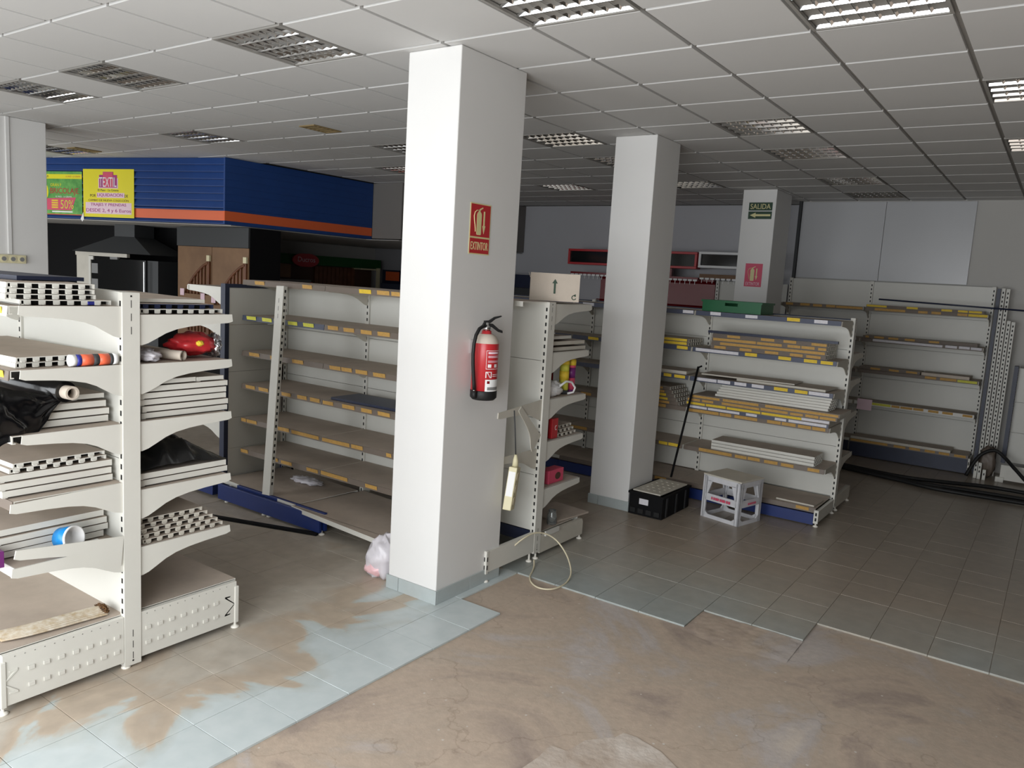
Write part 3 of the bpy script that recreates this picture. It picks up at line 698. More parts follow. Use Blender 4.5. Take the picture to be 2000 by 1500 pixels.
# goods on G1, far side
board('cream shelf board, lower of two by the post on the top far-side shelf', XE - .97, XE - .04, 1.975, 2.40, 1.6905, .022, -.03, '+')
board('navy edged shelf board, upper of two on the top far-side shelf', XE - .97, XE - .04, 1.99, 2.36, 1.7135, .022, -.06, '+', ('navy', 'taupe'))
board('thin shelf board leaning over the top far-side pile', XE - .9, XE - .1, 2.02, 2.36, 1.7365, .02, -.1)
b = blob((XE - .16, 2.3, 1.53), (.1, .125, .055), .3, 2.6, 5, zmin=1.462); fb = tag(b.build('foil_bag', 'red'), 'crumpled shiny red snack bag with foil inside, far side of left shelving', 'bag')
blob((XE - .12, 2.395, 1.525), (.05, .03, .055), .5, 5, 8).build('foil_lining', 'foil', fb); blob((XE - .063, 2.28, 1.54), (.012, .02, .014), .3, 4, 2).build('yellow_print', 'label_y', fb)
cr = thing('tape_core', 'pale cardboard tube beside the red snack bag, far side of left shelving', 'tube', (XE - .1, 2.16, 1.462))
b = MB(); b.tube([(XE - .3, 2.08, 1.487), (XE - .03, 2.17, 1.487)], .024, 16, cap=False); b.tube([(XE - .03, 2.17, 1.487), (XE - .3, 2.08, 1.487)], .019, 16, cap=False); b.build('tube_wall', 'card', cr)
tag(blob((XE - .12, 2.02, 1.49), (.1, .06, .03), .4, 5, 4, zmin=1.462).build('clear_wrap', 'plastic_bag'), 'crumpled clear plastic wrap behind the end post, second far-side shelf', 'plastic wrap')
zt = stack('in the tall far-side pile of five', 5, XE - .96, XE - .035, 1.96, 2.42, 1.193, .028, .004, ang=.004)
board('short cream shelf board on the tall far-side pile, nearer the post', XE - .9, XE - .04, 1.96, 2.24, zt, .024, .01); board('short cream shelf board on the tall far-side pile, nearer the edge', XE - .9, XE - .04, 2.25, 2.40, zt, .022, 0)
stack('in the pair under black plastic', 2, XE - .96, XE - .035, 1.96, 2.43, .867, .03, .004, ang=.004)
def heap(u, v):
    x = XE - .9 + .87 * u; y = 1.96 + .46 * v
    hgt = .06 + .13 * sin(pi * min(1, v * 1.1)) * (1 - .4 * u) * (1 - .55 * v); q = noise.noise(Vector((u * 5, v * 6, 9))) * .05 + noise.noise(Vector((u * 13, v * 15, 2))) * .018
    return (x, y, .936 + max(.002, (hgt + q) * (1 - v ** 5) * (1 - max(0, u - .9) * 8)))
tag(noise_grid(heap, 36, 28).build('black_film_heap', 'black_gloss'), 'heap of dusty black plastic film on the fourth far-side shelf', 'plastic film')
for k in range(5):
    board('grey-cream slotted board, %s from bottom of the staggered far-side pile' % ORD[k], XE - .9 - .02 * k, XE - .035 - .01 * k, 1.965, 2.40 - .02 * k, .5845 + .0225 * k, .021, -.01 * k, '+-', ('cream_dull', 'taupe'), group='staggered slotted boards')

# ------------------------------------------------------------------ G2: long gondola behind the front column
g2 = thing('gondola_shelving', 'long dusty double-sided shelving behind the front column with orange price labels', 'shelving', (-4.2, 4.49, 0), 'gondola shelving runs')
UX = [-2.84, -3.53, -4.54, -5.54]
for k, x in enumerate(UX): upright(g2, x - .04, x, 4.45, 4.53, .05, 1.81, end=(k == 0))
Z2 = [1.80, 1.41, 1.01, .61, .21]
for k in range(3):
    panels(g2, UX[k + 1], UX[k] - .04, 4.462, 4.474, Z2); panels(g2, UX[k + 1], UX[k] - .04, 4.506, 4.518, Z2)
box('lower_panel', 'navy', g2, UX[1], UX[0] - .04, 4.462, 4.474, .12, .205)
LV = [1.815, 1.525, 1.23, .955, .668, .402]
ST = [('strip_brown', 'strip_brown'), ('strip_blue', 'strip_brown'), ('strip_brown', 'strip_brown'), ('strip_brown', 'strip_brown'), ('strip_brown', 'strip_brown'), ('strip_brown', 'strip_brown')]
LB2 = [[(-5.38,-5.26,'o'),(-4.8,-4.69,'o'),(-4.18,-4.06,'y'),(-4.0,-3.88,'o'),(-3.86,-3.78,'o')],
[(-5.48,-5.36,'g'),(-5.28,-5.16,'g'),(-5.13,-5.04,'g'),(-4.96,-4.85,'g'),(-4.78,-4.66,'g'),(-4.5,-4.39,'o'),(-4.33,-4.22,'o'),(-4.15,-4.04,'o'),(-3.98,-3.86,'o')],
[(-5.44,-5.31,'o'),(-5.17,-5.09,'o'),(-4.9,-4.77,'o'),(-4.47,-4.35,'o'),(-4.34,-4.23,'o'),(-4.19,-4.07,'o'),(-4.01,-3.89,'o')],
[(-5.48,-5.36,'o'),(-5.31,-5.19,'o'),(-5.02,-4.91,'o'),(-4.83,-4.72,'o'),(-4.68,-4.57,'o'),(-4.54,-4.42,'o'),(-4.32,-4.19,'o'),(-4.12,-4.01,'o'),(-3.95,-3.83,'o')],
[(-5.56,-5.47,'o'),(-5.46,-5.33,'o'),(-5.08,-4.92,'o'),(-4.89,-4.57,'o'),(-4.53,-4.23,'o'),(-4.21,-4.09,'o'),(-3.85,-3.8,'o')],
[(-5.54,-5.44,'o'),(-5.11,-5.05,'o'),(-5.01,-4.88,'o'),(-4.7,-4.57,'o'),(-4.54,-4.24,'o'),(-4.05,-3.93,'o')]]
for z, st_, lb in zip(LV, ST, LB2):
    for x in (UX[1], UX[2], UX[3] + .01): bracket(g2, x - .02, 4.45, -1, z - .003, .42, 'cream_dull')
    shelf(g2, UX[2] + .002, UX[1] - .022, 4.458, 4.0, z, st_[1], [q for q in lb if q[0] > -4.56], body='cream_dull')
    shelf(g2, UX[3], UX[2] - .006, 4.458, 4.0, z, st_[0], [q for q in lb if q[1] < -4.55], body='cream_dull')
# bare bay by the end: brackets only, one slipped out of its slots
bracket(g2, UX[0] - .014, 4.45, -1, 1.145, .50, 'cream_dull', tilt=-.08)
bracket(g2, UX[0] - .03, 4.45, -1, .80, .50, 'cream_dull', tilt=0)
bracket(g2, UX[0] - .006, 4.45, -1, .90, .34, 'cream_dull', tilt=.72)
RZ2 = [1.80, 1.465, 1.14, .84, .50]
for k, z in enumerate(RZ2):
    for x in (UX[0] - .012, UX[1] - .02, UX[2] - .02): bracket(g2, x, 4.53, 1, z - .003, .51)
    shelf(g2, UX[1], UX[0] - .02, 4.522, 5.03, z, 'strip_white'); shelf(g2, UX[2], UX[1] - .022, 4.522, 5.03, z, 'strip_white'); k and shelf(g2, UX[3], UX[2] - .022, 4.522, 5.03, z)
shelf(g2, UX[1] - .3, UX[0] - .02, 4.458, 4.16, 1.812)
b = MB(); b.box(UX[0] - .03, UX[0] - .002, 3.915, 4.45, .065, .205); b.box(UX[0] - .034, UX[0] + .002, 3.895, 3.915, .058, .21)
b.box(UX[0] + .002, UX[0] + .0028, 3.9, 3.91, .085, .115, 1); b.box(UX[0] + .002, UX[0] + .0028, 3.9, 3.91, .14, .17, 1)
for z in (.1, .155): b.box(UX[0] - .022, UX[0] - .01, 3.894, 3.8952, z - .014, z + .014, 1)
b.build('base_leg', ['cream', 'dark'], g2)
b = MB(); b.poly([(0, 0), (.6, 0), (.6, .1), (.585, .125), (0, .135)], (UX[0] - .03, 4.53, .035), Y_, Z_, .028); b.build('base_leg', 'cream_dull', g2)
for y in (3.915, 4.42, 4.5, 5.11): foot(g2, UX[0] - .016, y, 0, .06 if y < 4.45 else .04)
shelf(g2, UX[1], UX[0] - .035, 4.522, 5.1, .175, name='base_shelf')
shelf(g2, UX[2] + .01, UX[1] + .02, 4.45, 3.76, .158, 'strip_white', name='base_shelf', M=rotz(rad(-5), (UX[2], 4.45, 0)))
shelf(g2, UX[3], UX[2] - .004, 4.45, 3.83, .165, name='base_shelf', M=rotz(rad(-3), (UX[3], 4.45, 0)))
for x in (-4.6, -5.5): box('base_leg', 'cream_dull', g2, x, x + .03, 3.86, 4.45, .04, .125)
box('kick_plate', 'plinth_blue', g2, -5.5, -4.262, 3.75, 3.775, .022, .15, bev=.003)['label'] = 'blue kick plate'
box('kick_plate', 'plinth_blue', g2, -5.3, -4.25, 3.79, 3.815, .03, .168, bev=.003)['label'] = 'second blue kick plate set back'
for x in (-5.42, -4.94, -4.88, -4.28): foot(g2, x, 3.79, 0, .03, .024)
# blue board on the fifth level, scraps, leaning upright
board('dusty blue shelf board lying on the fourth shelf behind the orange labels', -4.5, -3.62, 4.05, 4.35, .958, .02, .03, '', ('navy', 'strip_blue'))
lp = MB(); lp.M = Matrix.Translation((-4.918, 3.80, .167)) @ Matrix.Rotation(rad(2.2), 4, 'Y') @ Matrix.Rotation(rad(-5.3), 4, 'X').inverted() @ Matrix.Rotation(rad(-14), 4, 'Z')
lp.M = Matrix.Translation((-4.918, 3.80, .167)) @ Matrix.Rotation(rad(-2.2), 4, 'Y') @ Matrix.Rotation(rad(-5.2), 4, 'X') @ Matrix.Rotation(rad(8), 4, 'Z')
lp.box(-.043, .028, -.02, .02, 0, 1.63); lp.box(.028, .033, -.02, .02, 0, 1.63)
for k in range(31): lp.box(.033, .0338, -.008, .008, 1.58 - .05 * k, 1.602 - .05 * k, 1)
for k in range(3): lp.box(-.009, -.006, -.0206, -.02, 1.5 - .06 * k, 1.535 - .06 * k, 1)
tag(lp.build('loose_upright', ['cream', 'dark']), 'cream slotted upright leaning against the front of the long shelving', 'upright')
tag(blob((-5.0, 4.25, .185), (.16, .07, .022), .5, 6, 1, zmin=.168).build('paper_scrap', 'plastic_bag'), 'crumpled pale wrapping scraps on the base of the long shelving', 'scrap')
b = MB(); b.M = rotz(math.atan2(.29, .875), (-4.75, 3.6, 0)); b.box(-5.23, -4.26, 3.58, 3.62, .0005, .02); tag(b.build('black_bar', 'black', bev=.002), 'flat black metal bar lying on the tiles before the blue kick board', 'bar')
b = blob((-3.40, 3.55, .12), (.115, .11, .15), .28, 2.6, 6, zmin=.003); pb = tag(b.build('plastic_bag', 'plastic_bag'), 'translucent white carrier bag with pink contents behind the front column', 'bag')
blob((-3.43, 3.54, .055), (.095, .1, .055), .2, 4, 3, zmin=.004).build('pink_contents', 'pink_bag', pb)
# G3: blue post end unit at the left end of G2
g3 = thing('end_unit', 'head unit with a navy blue post closing the left end of the long shelving', 'shelving', (-5.6, 4.2, 0), 'gondola shelving runs')
upright(g3, -5.645, -5.585, 3.86, 3.90, .1, 1.775, 'navy', ''); upright(g3, -5.645, -5.585, 4.55, 4.59, .1, 1.775, 'navy', '')
box('top_rail', 'navy', g3, -5.62, -5.59, 3.9, 4.55, 1.745, 1.775)
for a, c in zip([1.743, 1.44, 1.05, .66, .40], [1.44, 1.05, .66, .40, .14]):
    box('side_panel', 'panel', g3, -5.604, -5.592, 3.902, 4.445, c + .0015, a - .0015)
for z in (1.74, 1.46, .62): bracket(g3, -5.645, 3.88, -1, z, .5, axis='x'); bracket(g3, -5.645, 4.57, -1, z, .5, axis='x')
b = MB(); b.box(-6.12, -5.65, 3.87, 4.58, 1.738, 1.745, 0, top=1); b.box(-6.125, -6.12, 3.87, 4.58, 1.70, 1.745); b.build('shelf', ['cream', 'taupe'], g3)
box('base', 'plinth_blue', g3, -6.2, -5.585, 3.76, 4.58, .03, .15)

# goods on G2, far side seen past the end post
stack('in the pile past the slotted end post', 2, UX[1] + .02, UX[0] - .03, 4.56, 5.03, 1.467, .028, .012, mats=('cream_dull', 'taupe'))
board('short cream shelf board topping the pile past the slotted end post', UX[1] + .1, UX[0] - .06, 4.56, 4.86, 1.547, .024, .05)
def can(name, label, x, y, z, h, r, bands, cat):
    c = thing(name, label, cat, (x, y, z)); zz = z
    for q, (fr, mt_) in enumerate(bands):
        z2 = zz + h * fr; e = .0015 if q % 2 else 0
        MB().lathe([(0, zz), (r - e, zz), (r - e, z2 - .0006), (0, z2 - .0006)], (x, y), 24).build(['body', 'band', 'cap', 'band', 'rim'][q], mt_, c); zz = z2
    return c
can('cleaner_tub', 'tall yellow-green canister on the shelf past the end post', UX[0] - .1, 4.865, 1.141, .25, .036, [(.12, 'charcoal'), (.3, 'label_g'), (.25, 'label_y'), (.2, 'label_g'), (.13, 'label_y')], 'canister')
can('cleaner_tub', 'purple and pink canister with a yellow cap past the end post', UX[0] - .1, 4.965, 1.141, .25, .032, [(.1, 'purple'), (.35, 'pink'), (.3, 'purple'), (.07, 'pink'), (.18, 'label_y')], 'canister')
tag(box('red_carton', 'dark_red', None, UX[0] - .22, UX[0] - .17, 4.72, 4.83, 1.1415, 1.36, bev=.003), 'dark red carton behind the yellow canister', 'carton')
pbg = tag(blob((UX[0] - .09, 4.68, 1.19), (.06, .12, .055), .35, 4, 12, zmin=1.142).build('carrier_bag', 'white'), 'crumpled white carrier bag with a loop handle beside the canisters', 'bag')
b = MB(); b.tube([(UX[0] - .04, 4.7, 1.21), (UX[0] - .03, 4.78, 1.245), (UX[0] - .03, 4.86, 1.235), (UX[0] - .03, 4.915, 1.19), (UX[0] - .035, 4.9, 1.155), (UX[0] - .05, 4.85, 1.15)], .008, 8); b.build('handle', 'white', pbg)
rb = tag(box('red_box', 'red', None, UX[0] - .07, UX[0] - .035, 4.645, 4.72, .8415, .985, bev=.002), 'small bright red box behind the end post, fourth shelf', 'box')
text('C', 'white', rb, (UX[0] - .0345, 4.68, .9), Y_, Z_, .022, .035)
for k in range(3): board('dull slotted board, %s from bottom in the pile beside the red box' % ORD[k], UX[1] + .1, UX[0] - .05 - .02 * k, 4.66 + .01 * k, 5.0, .842 + .023 * k, .021, .02 * k, '+-', ('cream_dull', 'taupe'), group='slotted boards past the end post')
pk = tag(box('pink_box', 'pink', None, UX[0] - .13, UX[0] - .045, 4.66, 4.86, .5015, .60, bev=.004), 'pink carton with a dark oval window on the fifth shelf', 'carton')
b = MB(); b.M = Matrix.Translation((UX[0] - .044, 4.78, .55)) @ Matrix.Scale(1.4, 4, Y_); b.tube([(-.002, 0, 0), (.0012, 0, 0)], .026, 20); b.build('window', 'brown', pk)
gj = thing('glass_jar', 'empty glass jar standing on the base shelf past the end post', 'jar', (UX[0] - .07, 4.78, .176))
b = MB(); b.lathe([(0, .178), (.034, .178), (.036, .19), (.036, .25), (.028, .268), (.028, .285), (.025, .285), (.025, .266), (.032, .248), (.032, .184), (0, .183)], (UX[0] - .07, 4.78), 20); b.build('glass', 'glass', gj)
board('dusty taupe board lying askew on the base past the end post', UX[0] - .36, UX[0] - .03, 4.85, 5.24, .177, .016, -.12, '', ('taupe', 'taupe'))
tag(box('white_strip', 'strip_white', None, UX[0] + .0, UX[0] + .012, 4.58, 4.76, .15, .185), 'short white edge strip stuck out at the base of the end post', 'strip')
# cardboard box on top
cbx = thing('cardboard_box', 'pale cardboard box with a green up arrow on top of the shelving', 'box', (-2.93, 4.7, 1.803))
x0, x1, y0, y1, z0, z1 = -3.095, -2.755, 4.56, 4.79, 1.8195, 2.005; BM_ = rotz(rad(34), (-2.925, 4.63, 0))
def bmb(): b = MB(); b.M = BM_; return b
for q, nm in (((x0, x1, y0, y0 + .004, z0, z1), 'front_panel'), ((x0, x1, y1 - .004, y1, z0, z1 - .03), 'back_panel'), ((x0, x0 + .004, y0 + .004, y1 - .004, z0, z1 - .015), 'side_panel'), ((x1 - .004, x1, y0 + .004, y1 - .004, z0, z1 - .01), 'side_panel'), ((x0, x1, y0, y1, z0 - .003, z0), 'bottom_panel')): bmb().box(*q).build(nm, 'card', cbx)
b = bmb(); b.poly([(0, 0), (.13, 0), (.12, -.09), (.02, -.06)], (x1 + .002, y0 + .06, z1 - .01), Y_, Vector((.25, 0, 1)).normalized(), .003); b.build('flap', 'card', cbx)
b = bmb(); b.poly([(0, 0), (.1, .0), (.08, .03), (0, .035)], (x0 - .002, y0 + .02, z1 - .035), Y_, Vector((-.35, 0, 1)).normalized(), .003); b.build('flap', 'card', cbx)
bmb().poly([(-.007, 0), (.007, 0), (.007, .07), (.019, .07), (0, .1), (-.019, .07), (-.007, .07)], (-2.925, y0 - .0005, z0 + .048), X_, Z_, .0012).build('arrow', 'sign_green', cbx)
b = bmb(); b.tube([(-2.79 + .014 * cos(t), y0 - .001, z0 + .028 + .014 * sin(t)) for t in [rad(60 + 20 * k) for k in range(15)]], .003, 6); b.poly([(-.01, 0), (.008, .01), (.008, -.01)], (-2.786, y0 - .001, z0 + .043), X_, Z_, .0015); b.build('recycling_mark', 'sign_green', cbx)
# power strip hanging from its lead, and the cable on the floor
ps = thing('power_strip', 'yellowed multi-socket power strip hanging by its lead at the end frame', 'power strip', (-2.79, 4.06, .5))
b = MB(); b.M = Matrix.Translation((-2.79, 4.06, .62)) @ Matrix.Rotation(rad(-10), 4, 'X') @ Matrix.Rotation(rad(20), 4, 'Z')
b.box(-.028, .028, -.048, .048, -.15, .13); b.build('housing', 'yellowed', ps, bev=.006)
b = MB(); b.M = Matrix.Translation((-2.79, 4.06, .62)) @ Matrix.Rotation(rad(-10), 4, 'X') @ Matrix.Rotation(rad(20), 4, 'Z'); b.box(-.022, .022, -.0495, -.048, -.06, .1); b.build('label', 'white', ps)
for k in range(3):
    b = MB(); b.M = Matrix.Translation((-2.79, 4.06, .62)) @ Matrix.Rotation(rad(-10), 4, 'X') @ Matrix.Rotation(rad(20), 4, 'Z'); b.tube([(.028, .0, -.09 + .08 * k), (.032, .0, -.09 + .08 * k)], .03, 14); b.build('socket', 'cable', ps)
b = MB(); b.tube([(-2.79, 4.085, .745), (-2.79, 4.085, .79), (-2.788, 4.08, .83)], [.022, .018, .008], 10); b.build('plug', 'yellowed', ps)
b = MB(); b.tube([(-2.788, 4.08, .825), (-2.792, 4.06, 1.0), (-2.8, 4.05, 1.12)], .004, 6); b.build('lead', 'charcoal', ps)
cp = [(-2.86, 4.2, .15), (-2.81, 4.26, .215), (-2.79, 4.36, .235), (-2.76, 4.46, .215), (-2.70, 4.52, .165), (-2.6, 4.5, .09), (-2.5, 4.4, .03), (-2.455, 4.28, .006), (-2.45, 4.17, .002), (-2.48, 4.1, 0), (-2.55, 4.08, -.003), (-2.63, 4.12, -.003), (-2.69, 4.19, 0), (-2.73, 4.28, .003), (-2.765, 4.35, .01), (-2.8, 4.4, .03)]
b = MB(); b.tube(smooth(cp), .0055, 8); tag(b.build('power_cable', 'cable'), 'loop of cream power cable curling onto the floor by the end frame', 'cable')

# ------------------------------------------------------------------ G5: dark-labelled gondola behind the middle column
g5 = thing('gondola_shelving', 'double-sided shelving behind the white stool with white and yellow labels', 'shelving', (-2.9, 7.45, 0), 'gondola shelving runs')
U5 = [-1.52, -2.83, -4.15, -5.47]
for k, x in enumerate(U5): upright(g5, x - .04, x, 7.41, 7.49, .06, 1.785, end=(k == 0))
Z5 = [1.765, 1.50, 1.10, .62, .36, .16]
for k in range(3):
    panels(g5, U5[k + 1], U5[k] - .04, 7.422, 7.434, Z5); panels(g5, U5[k + 1], U5[k] - .04, 7.466, 7.478, Z5)
    box('top_rail', 'navy', g5, U5[k + 1], U5[k] - .04, 7.435, 7.465, 1.74, 1.775)
LV5 = [1.76, 1.418, 1.142, .842, .478]
LB5 = [[(-4.05,-3.92,'w'),(-2.96,-2.84,'w'),(-2.69,-2.59,'w'),(-2.36,-2.25,'w'),(-1.99,-1.88,'y'),(-1.76,-1.65,'w')],
[(-4.5,-4.36,'w'),(-3.96,-3.84,'y'),(-2.99,-2.88,'y'),(-2.8,-2.39,'w'),(-2.33,-2.22,'y'),(-2.03,-1.92,'y'),(-1.81,-1.7,'y'),(-1.67,-1.57,'y')],
[(-3.1,-3.02,'y'),(-2.99,-2.88,'y'),(-2.77,-2.57,'w'),(-2.56,-2.44,'w'),(-2.4,-2.29,'w'),(-2.24,-2.13,'w'),(-2.04,-1.92,'y'),(-1.86,-1.75,'y'),(-1.74,-1.57,'w')],
[(-4.0,-3.88,'o'),(-3.2,-3.05,'o'),(-2.82,-2.52,'o'),(-2.51,-2.4,'o'),(-2.37,-2.16,'o'),(-2.07,-1.95,'o'),(-1.94,-1.82,'o'),(-1.8,-1.69,'o'),(-1.68,-1.57,'o')],
[(-4.1,-3.9,'o'),(-3.09,-3.0,'y'),(-2.99,-2.87,'y'),(-2.68,-2.36,'o'),(-2.33,-2.22,'o'),(-2.21,-2.1,'o'),(-2.06,-1.94,'o'),(-1.91,-1.8,'o'),(-1.68,-1.58,'o')]]
for z, lb, stp in zip(LV5, LB5, ['strip_blue', 'strip_blue', 'strip_blue', 'strip_brown', 'strip_brown']):
    for x in U5: bracket(g5, x - .02, 7.41, -1, z - .003, .40, 'cream_dull')
    for k in range(3): shelf(g5, U5[k + 1] + .001, U5[k] - .021, 7.415, 6.985, z, stp, [q for q in lb if U5[k + 1] - .03 < q[0] and q[1] < U5[k] + .01], body='cream_dull')
for z in (1.455, 1.215, .90, .5):
    for x in U5[:2]: bracket(g5, x - .012, 7.49, 1, z, .48, 'cream_dull')
    shelf(g5, U5[1], U5[0] - .02, 7.485, 7.95, z + .003)
b = MB(); b.box(U5[0] - .03, U5[0] - .003, 6.86, 7.41, .035, .135); b.box(U5[0] - .036, U5[0] + .002, 6.845, 6.862, .03, .145)
for z in (.065, .11): b.box(U5[0] - .024, U5[0] - .01, 6.8442, 6.845, z - .014, z + .014, 1)
b.build('base_leg', ['cream', 'dark'], g5); box('base_leg', 'cream_dull', g5, U5[0] - .03, U5[0] - .003, 7.49, 8.04, .035, .15)
for y in (6.86, 7.42, 7.55, 8.02): foot(g5, U5[0] - .016, y)
shelf(g5, U5[1], U5[0] - .034, 7.415, 6.89, .152, 'strip_brown', [(-1.72, -1.61, 'o')], name='base_shelf'); shelf(g5, U5[2], U5[1] - .004, 7.415, 6.89, .152, 'strip_brown', [(-3.06, -2.94, 'o')], name='base_shelf')
shelf(g5, U5[3], U5[2] - .004, 7.415, 6.89, .152, name='base_shelf'); shelf(g5, U5[1], U5[0] - .034, 7.485, 8.03, .155, name='base_shelf')
box('kick_plate', 'plinth_blue', g5, U5[1], U5[0] - .04, 6.862, 6.885, .01, .105); box('kick_plate', 'plinth_blue', g5, U5[2], U5[1] - .004, 6.862, 6.885, .01, .105); box('kick_plate', 'plinth_blue', g5, U5[3], U5[2] - .004, 6.862, 6.885, .01, .105)
# labelled boards piled on the second level
RW = [[(-2.63,-2.52,'o'),(-2.39,-2.28,'o'),(-2.16,-2.04,'o'),(-1.94,-1.83,'o'),(-1.8,-1.68,'o')], [(-2.58,-1.65,'o')], [(-2.65,-2.25,'o'),(-2.24,-2.02,'o'),(-1.97,-1.86,'o'),(-1.85,-1.74,'o'),(-1.71,-1.64,'o')], [(-2.52,-2.4,'o'),(-2.21,-2.09,'o'),(-2.01,-1.9,'o'),(-1.77,-1.64,'o')]]
for k, lb in enumerate(RW): board('orange-labelled board, %s from bottom of the pile under the navy bar' % ORD[k], -2.665, -1.64, 7.005 + .004 * k, 7.38, 1.419 + .036 * k, .034, 0, '+-', ('cream_dull', 'taupe'), 'strip_brown', lb, 'labelled boards under the navy bar')
tag(box('navy_bar', 'navy', None, -2.70, -1.55, 6.99, 7.02, 1.565, 1.588), 'long navy bar lying on the orange-labelled boards', 'bar')
for k in range(2): board('yellow-labelled board, %s of two beside the middle column' % ['lower', 'upper'][k], -3.75, -2.89, 7.0, 7.36, 1.419 + .034 * k, .032, 0, '+-', ('cream_dull', 'taupe'), 'strip_brown', [(-3.5, -2.9, 'y')], 'yellow-labelled boards')
# big mixed pile on the fourth level
RW = [([(-2.8,-2.63,'w'),(-2.62,-2.32,'w'),(-2.26,-2.16,'w'),(-2.0,-1.9,'w'),(-1.88,-1.56,'w')], 'strip_blue', -2.82, -1.545), ([(-2.83,-2.65,'y'),(-2.64,-2.45,'y'),(-2.44,-2.13,'y'),(-2.12,-1.77,'y'),(-1.77,-1.54,'w')], 'strip_brown', -2.84, -1.535),
      ([(-2.82,-2.7,'o'),(-2.68,-2.57,'o'),(-2.49,-2.14,'o'),(-2.13,-1.89,'o'),(-1.87,-1.76,'o'),(-1.74,-1.63,'o'),(-1.62,-1.49,'o')], 'strip_brown', -2.83, -1.48), ([(-2.78,-2.51,'o'),(-2.48,-2.15,'o'),(-2.09,-1.47,'o')], 'strip_brown', -2.79, -1.46)]
for k, (lb, stp, a, c) in enumerate(RW): board('labelled board, %s from bottom of the big pile under cream boards' % ORD[k], a, c, 6.965 - .006 * k, 7.36, .843 + .034 * k, .032, 0, '', ('cream_dull', 'taupe'), stp, lb, 'labelled boards of the big pile')
for k in range(5): board('narrow cream board, %s from bottom of five over the labelled pile' % ORD[k], -2.58 + .012 * k, -1.57 + .004 * k, 7.0 + .006 * k, 7.27, .982 + .0235 * k, .022, -.012 + .002 * k, '+', group='narrow cream boards over the labelled pile')
for k in range(5): board('yellow and orange labelled board, %s from bottom beside the middle column' % ORD[k], -3.8, -2.93 - .025 * k, 6.99, 7.36, .843 + .034 * k, .032, 0, '+-', ('cream_dull', 'taupe'), 'strip_brown', [(-3.5, -3.02 - .02 * k, 'oyyoo'[k])], 'labelled boards beside the middle column')
board('taupe board lying crosswise on the third level of the rear shelving', -2.4, -1.6, 7.03, 7.38, 1.1435, .02, -.06, '', ('cream_dull', 'taupe')); board('bent thin sheet lying on the third level of the rear shelving', -2.75, -1.9, 7.05, 7.36, 1.165, .012, .05, '', ('cream_dull', 'taupe'))
board('thin board beside the column on the third level of the rear shelving', -3.6, -2.9, 7.02, 7.36, 1.1435, .03, .04, '', ('cream_dull', 'taupe'))
for k in range(3): board('cream board, %s from bottom of three on the fifth level' % ORD[k], -2.575, -1.64, 7.01, 7.30, .4795 + .03 * k, .028, .0, '+-', group='cream boards on the fifth level')
board('thin cream board lying on the base of the rear shelving', -1.9, -1.57, 6.92, 7.2, .154, .014, -.05, '', ('cream_dull', 'taupe'))
# green crate on top
gc = thing('green_crate', 'dark green plastic crate on top of the rear shelving', 'crate', (-2.5, 7.15, 1.761))
x0, x1, y0, y1, z0, z1 = -2.79, -2.24, 7.02, 7.38, 1.763, 1.868
def crate(root, mt_, x0, x1, y0, y1, z0, z1, t=.008, slot=True):
    box('bottom', mt_, root, x0, x1, y0, y1, z0, z0 + t)
    for yy in (y0, y1 - t):
        b = MB(); xm = (x0 + x1) / 2; h = z1 - z0
        if slot:
            for q in ((x0, xm - .06, z0 + t, z1), (xm + .06, x1, z0 + t, z1), (xm - .06, xm + .06, z0 + t, z0 + h * .55), (xm - .06, xm + .06, z0 + h * .82, z1)): b.box(q[0], q[1], yy, yy + t, q[2], q[3])
        else: b.box(x0, x1, yy, yy + t, z0 + t, z1)
        b.build('side_wall', mt_, root)
    for xx in (x0, x1 - t): box('end_wall', mt_, root, xx, xx + t, y0 + t, y1 - t, z0 + t, z1)
    r = MB(); e = .01
    for q in ((x0 - e, x1 + e, y0 - e, y0), (x0 - e, x1 + e, y1, y1 + e), (x0 - e, x0, y0, y1), (x1, x1 + e, y0, y1)): r.box(*q, z1 - .018, z1)
    r.build('rim', mt_, root)
crate(gc, 'crate_green', x0, x1, y0, y1, z0, z1)
# black crate with a cream perforated lid, beside the middle column
bc = thing('black_crate', 'black plastic crate on the floor beside the middle column', 'crate', (-2.74, 6.3, 0))
crate(bc, 'black', -2.895, -2.585, 6.02, 6.6, .002, .2, .01, False)
for k in range(4): box('rib', 'rubber', bc, -2.88 + k * .075, -2.83 + k * .075, 6.012, 6.0195, .02, .06)
for y in (6.1, 6.3, 6.5): box('rib', 'rubber', bc, -2.5845, -2.574, y - .012, y + .012, .01, .18)
lb_ = box('paper_label', 'label_w', bc, -2.80, -2.715, 6.018, 6.0195, .10, .15)
b = MB(); b.M = rotz(-.03, (-2.74, 6.3, 0)); b.box(-2.87, -2.61, 6.04, 6.58, .2015, .213)
for k in range(4):
    for j in range(5): b.box(-2.83 + k * .055, -2.81 + k * .055, 6.12 + j * .09, 6.135 + j * .09, .213, .215)
tag(b.build('perforated_panel', 'cream_dull', bev=.002), 'cream perforated metal panel lying on the black crate', 'panel')
b = MB(); b.tube([(-2.80, 6.66, .222), (-2.755, 6.97, 1.24)], .011, 8); sk = tag(b.build('black_rod', 'black'), 'thin black metal rod leaning on the rear shelving above the crate', 'rod')
b = MB(); b.tube([(-2.755, 6.965, 1.232), (-2.72, 6.965, 1.25)], .008, 8); b.build('rod_hook', 'black', sk)
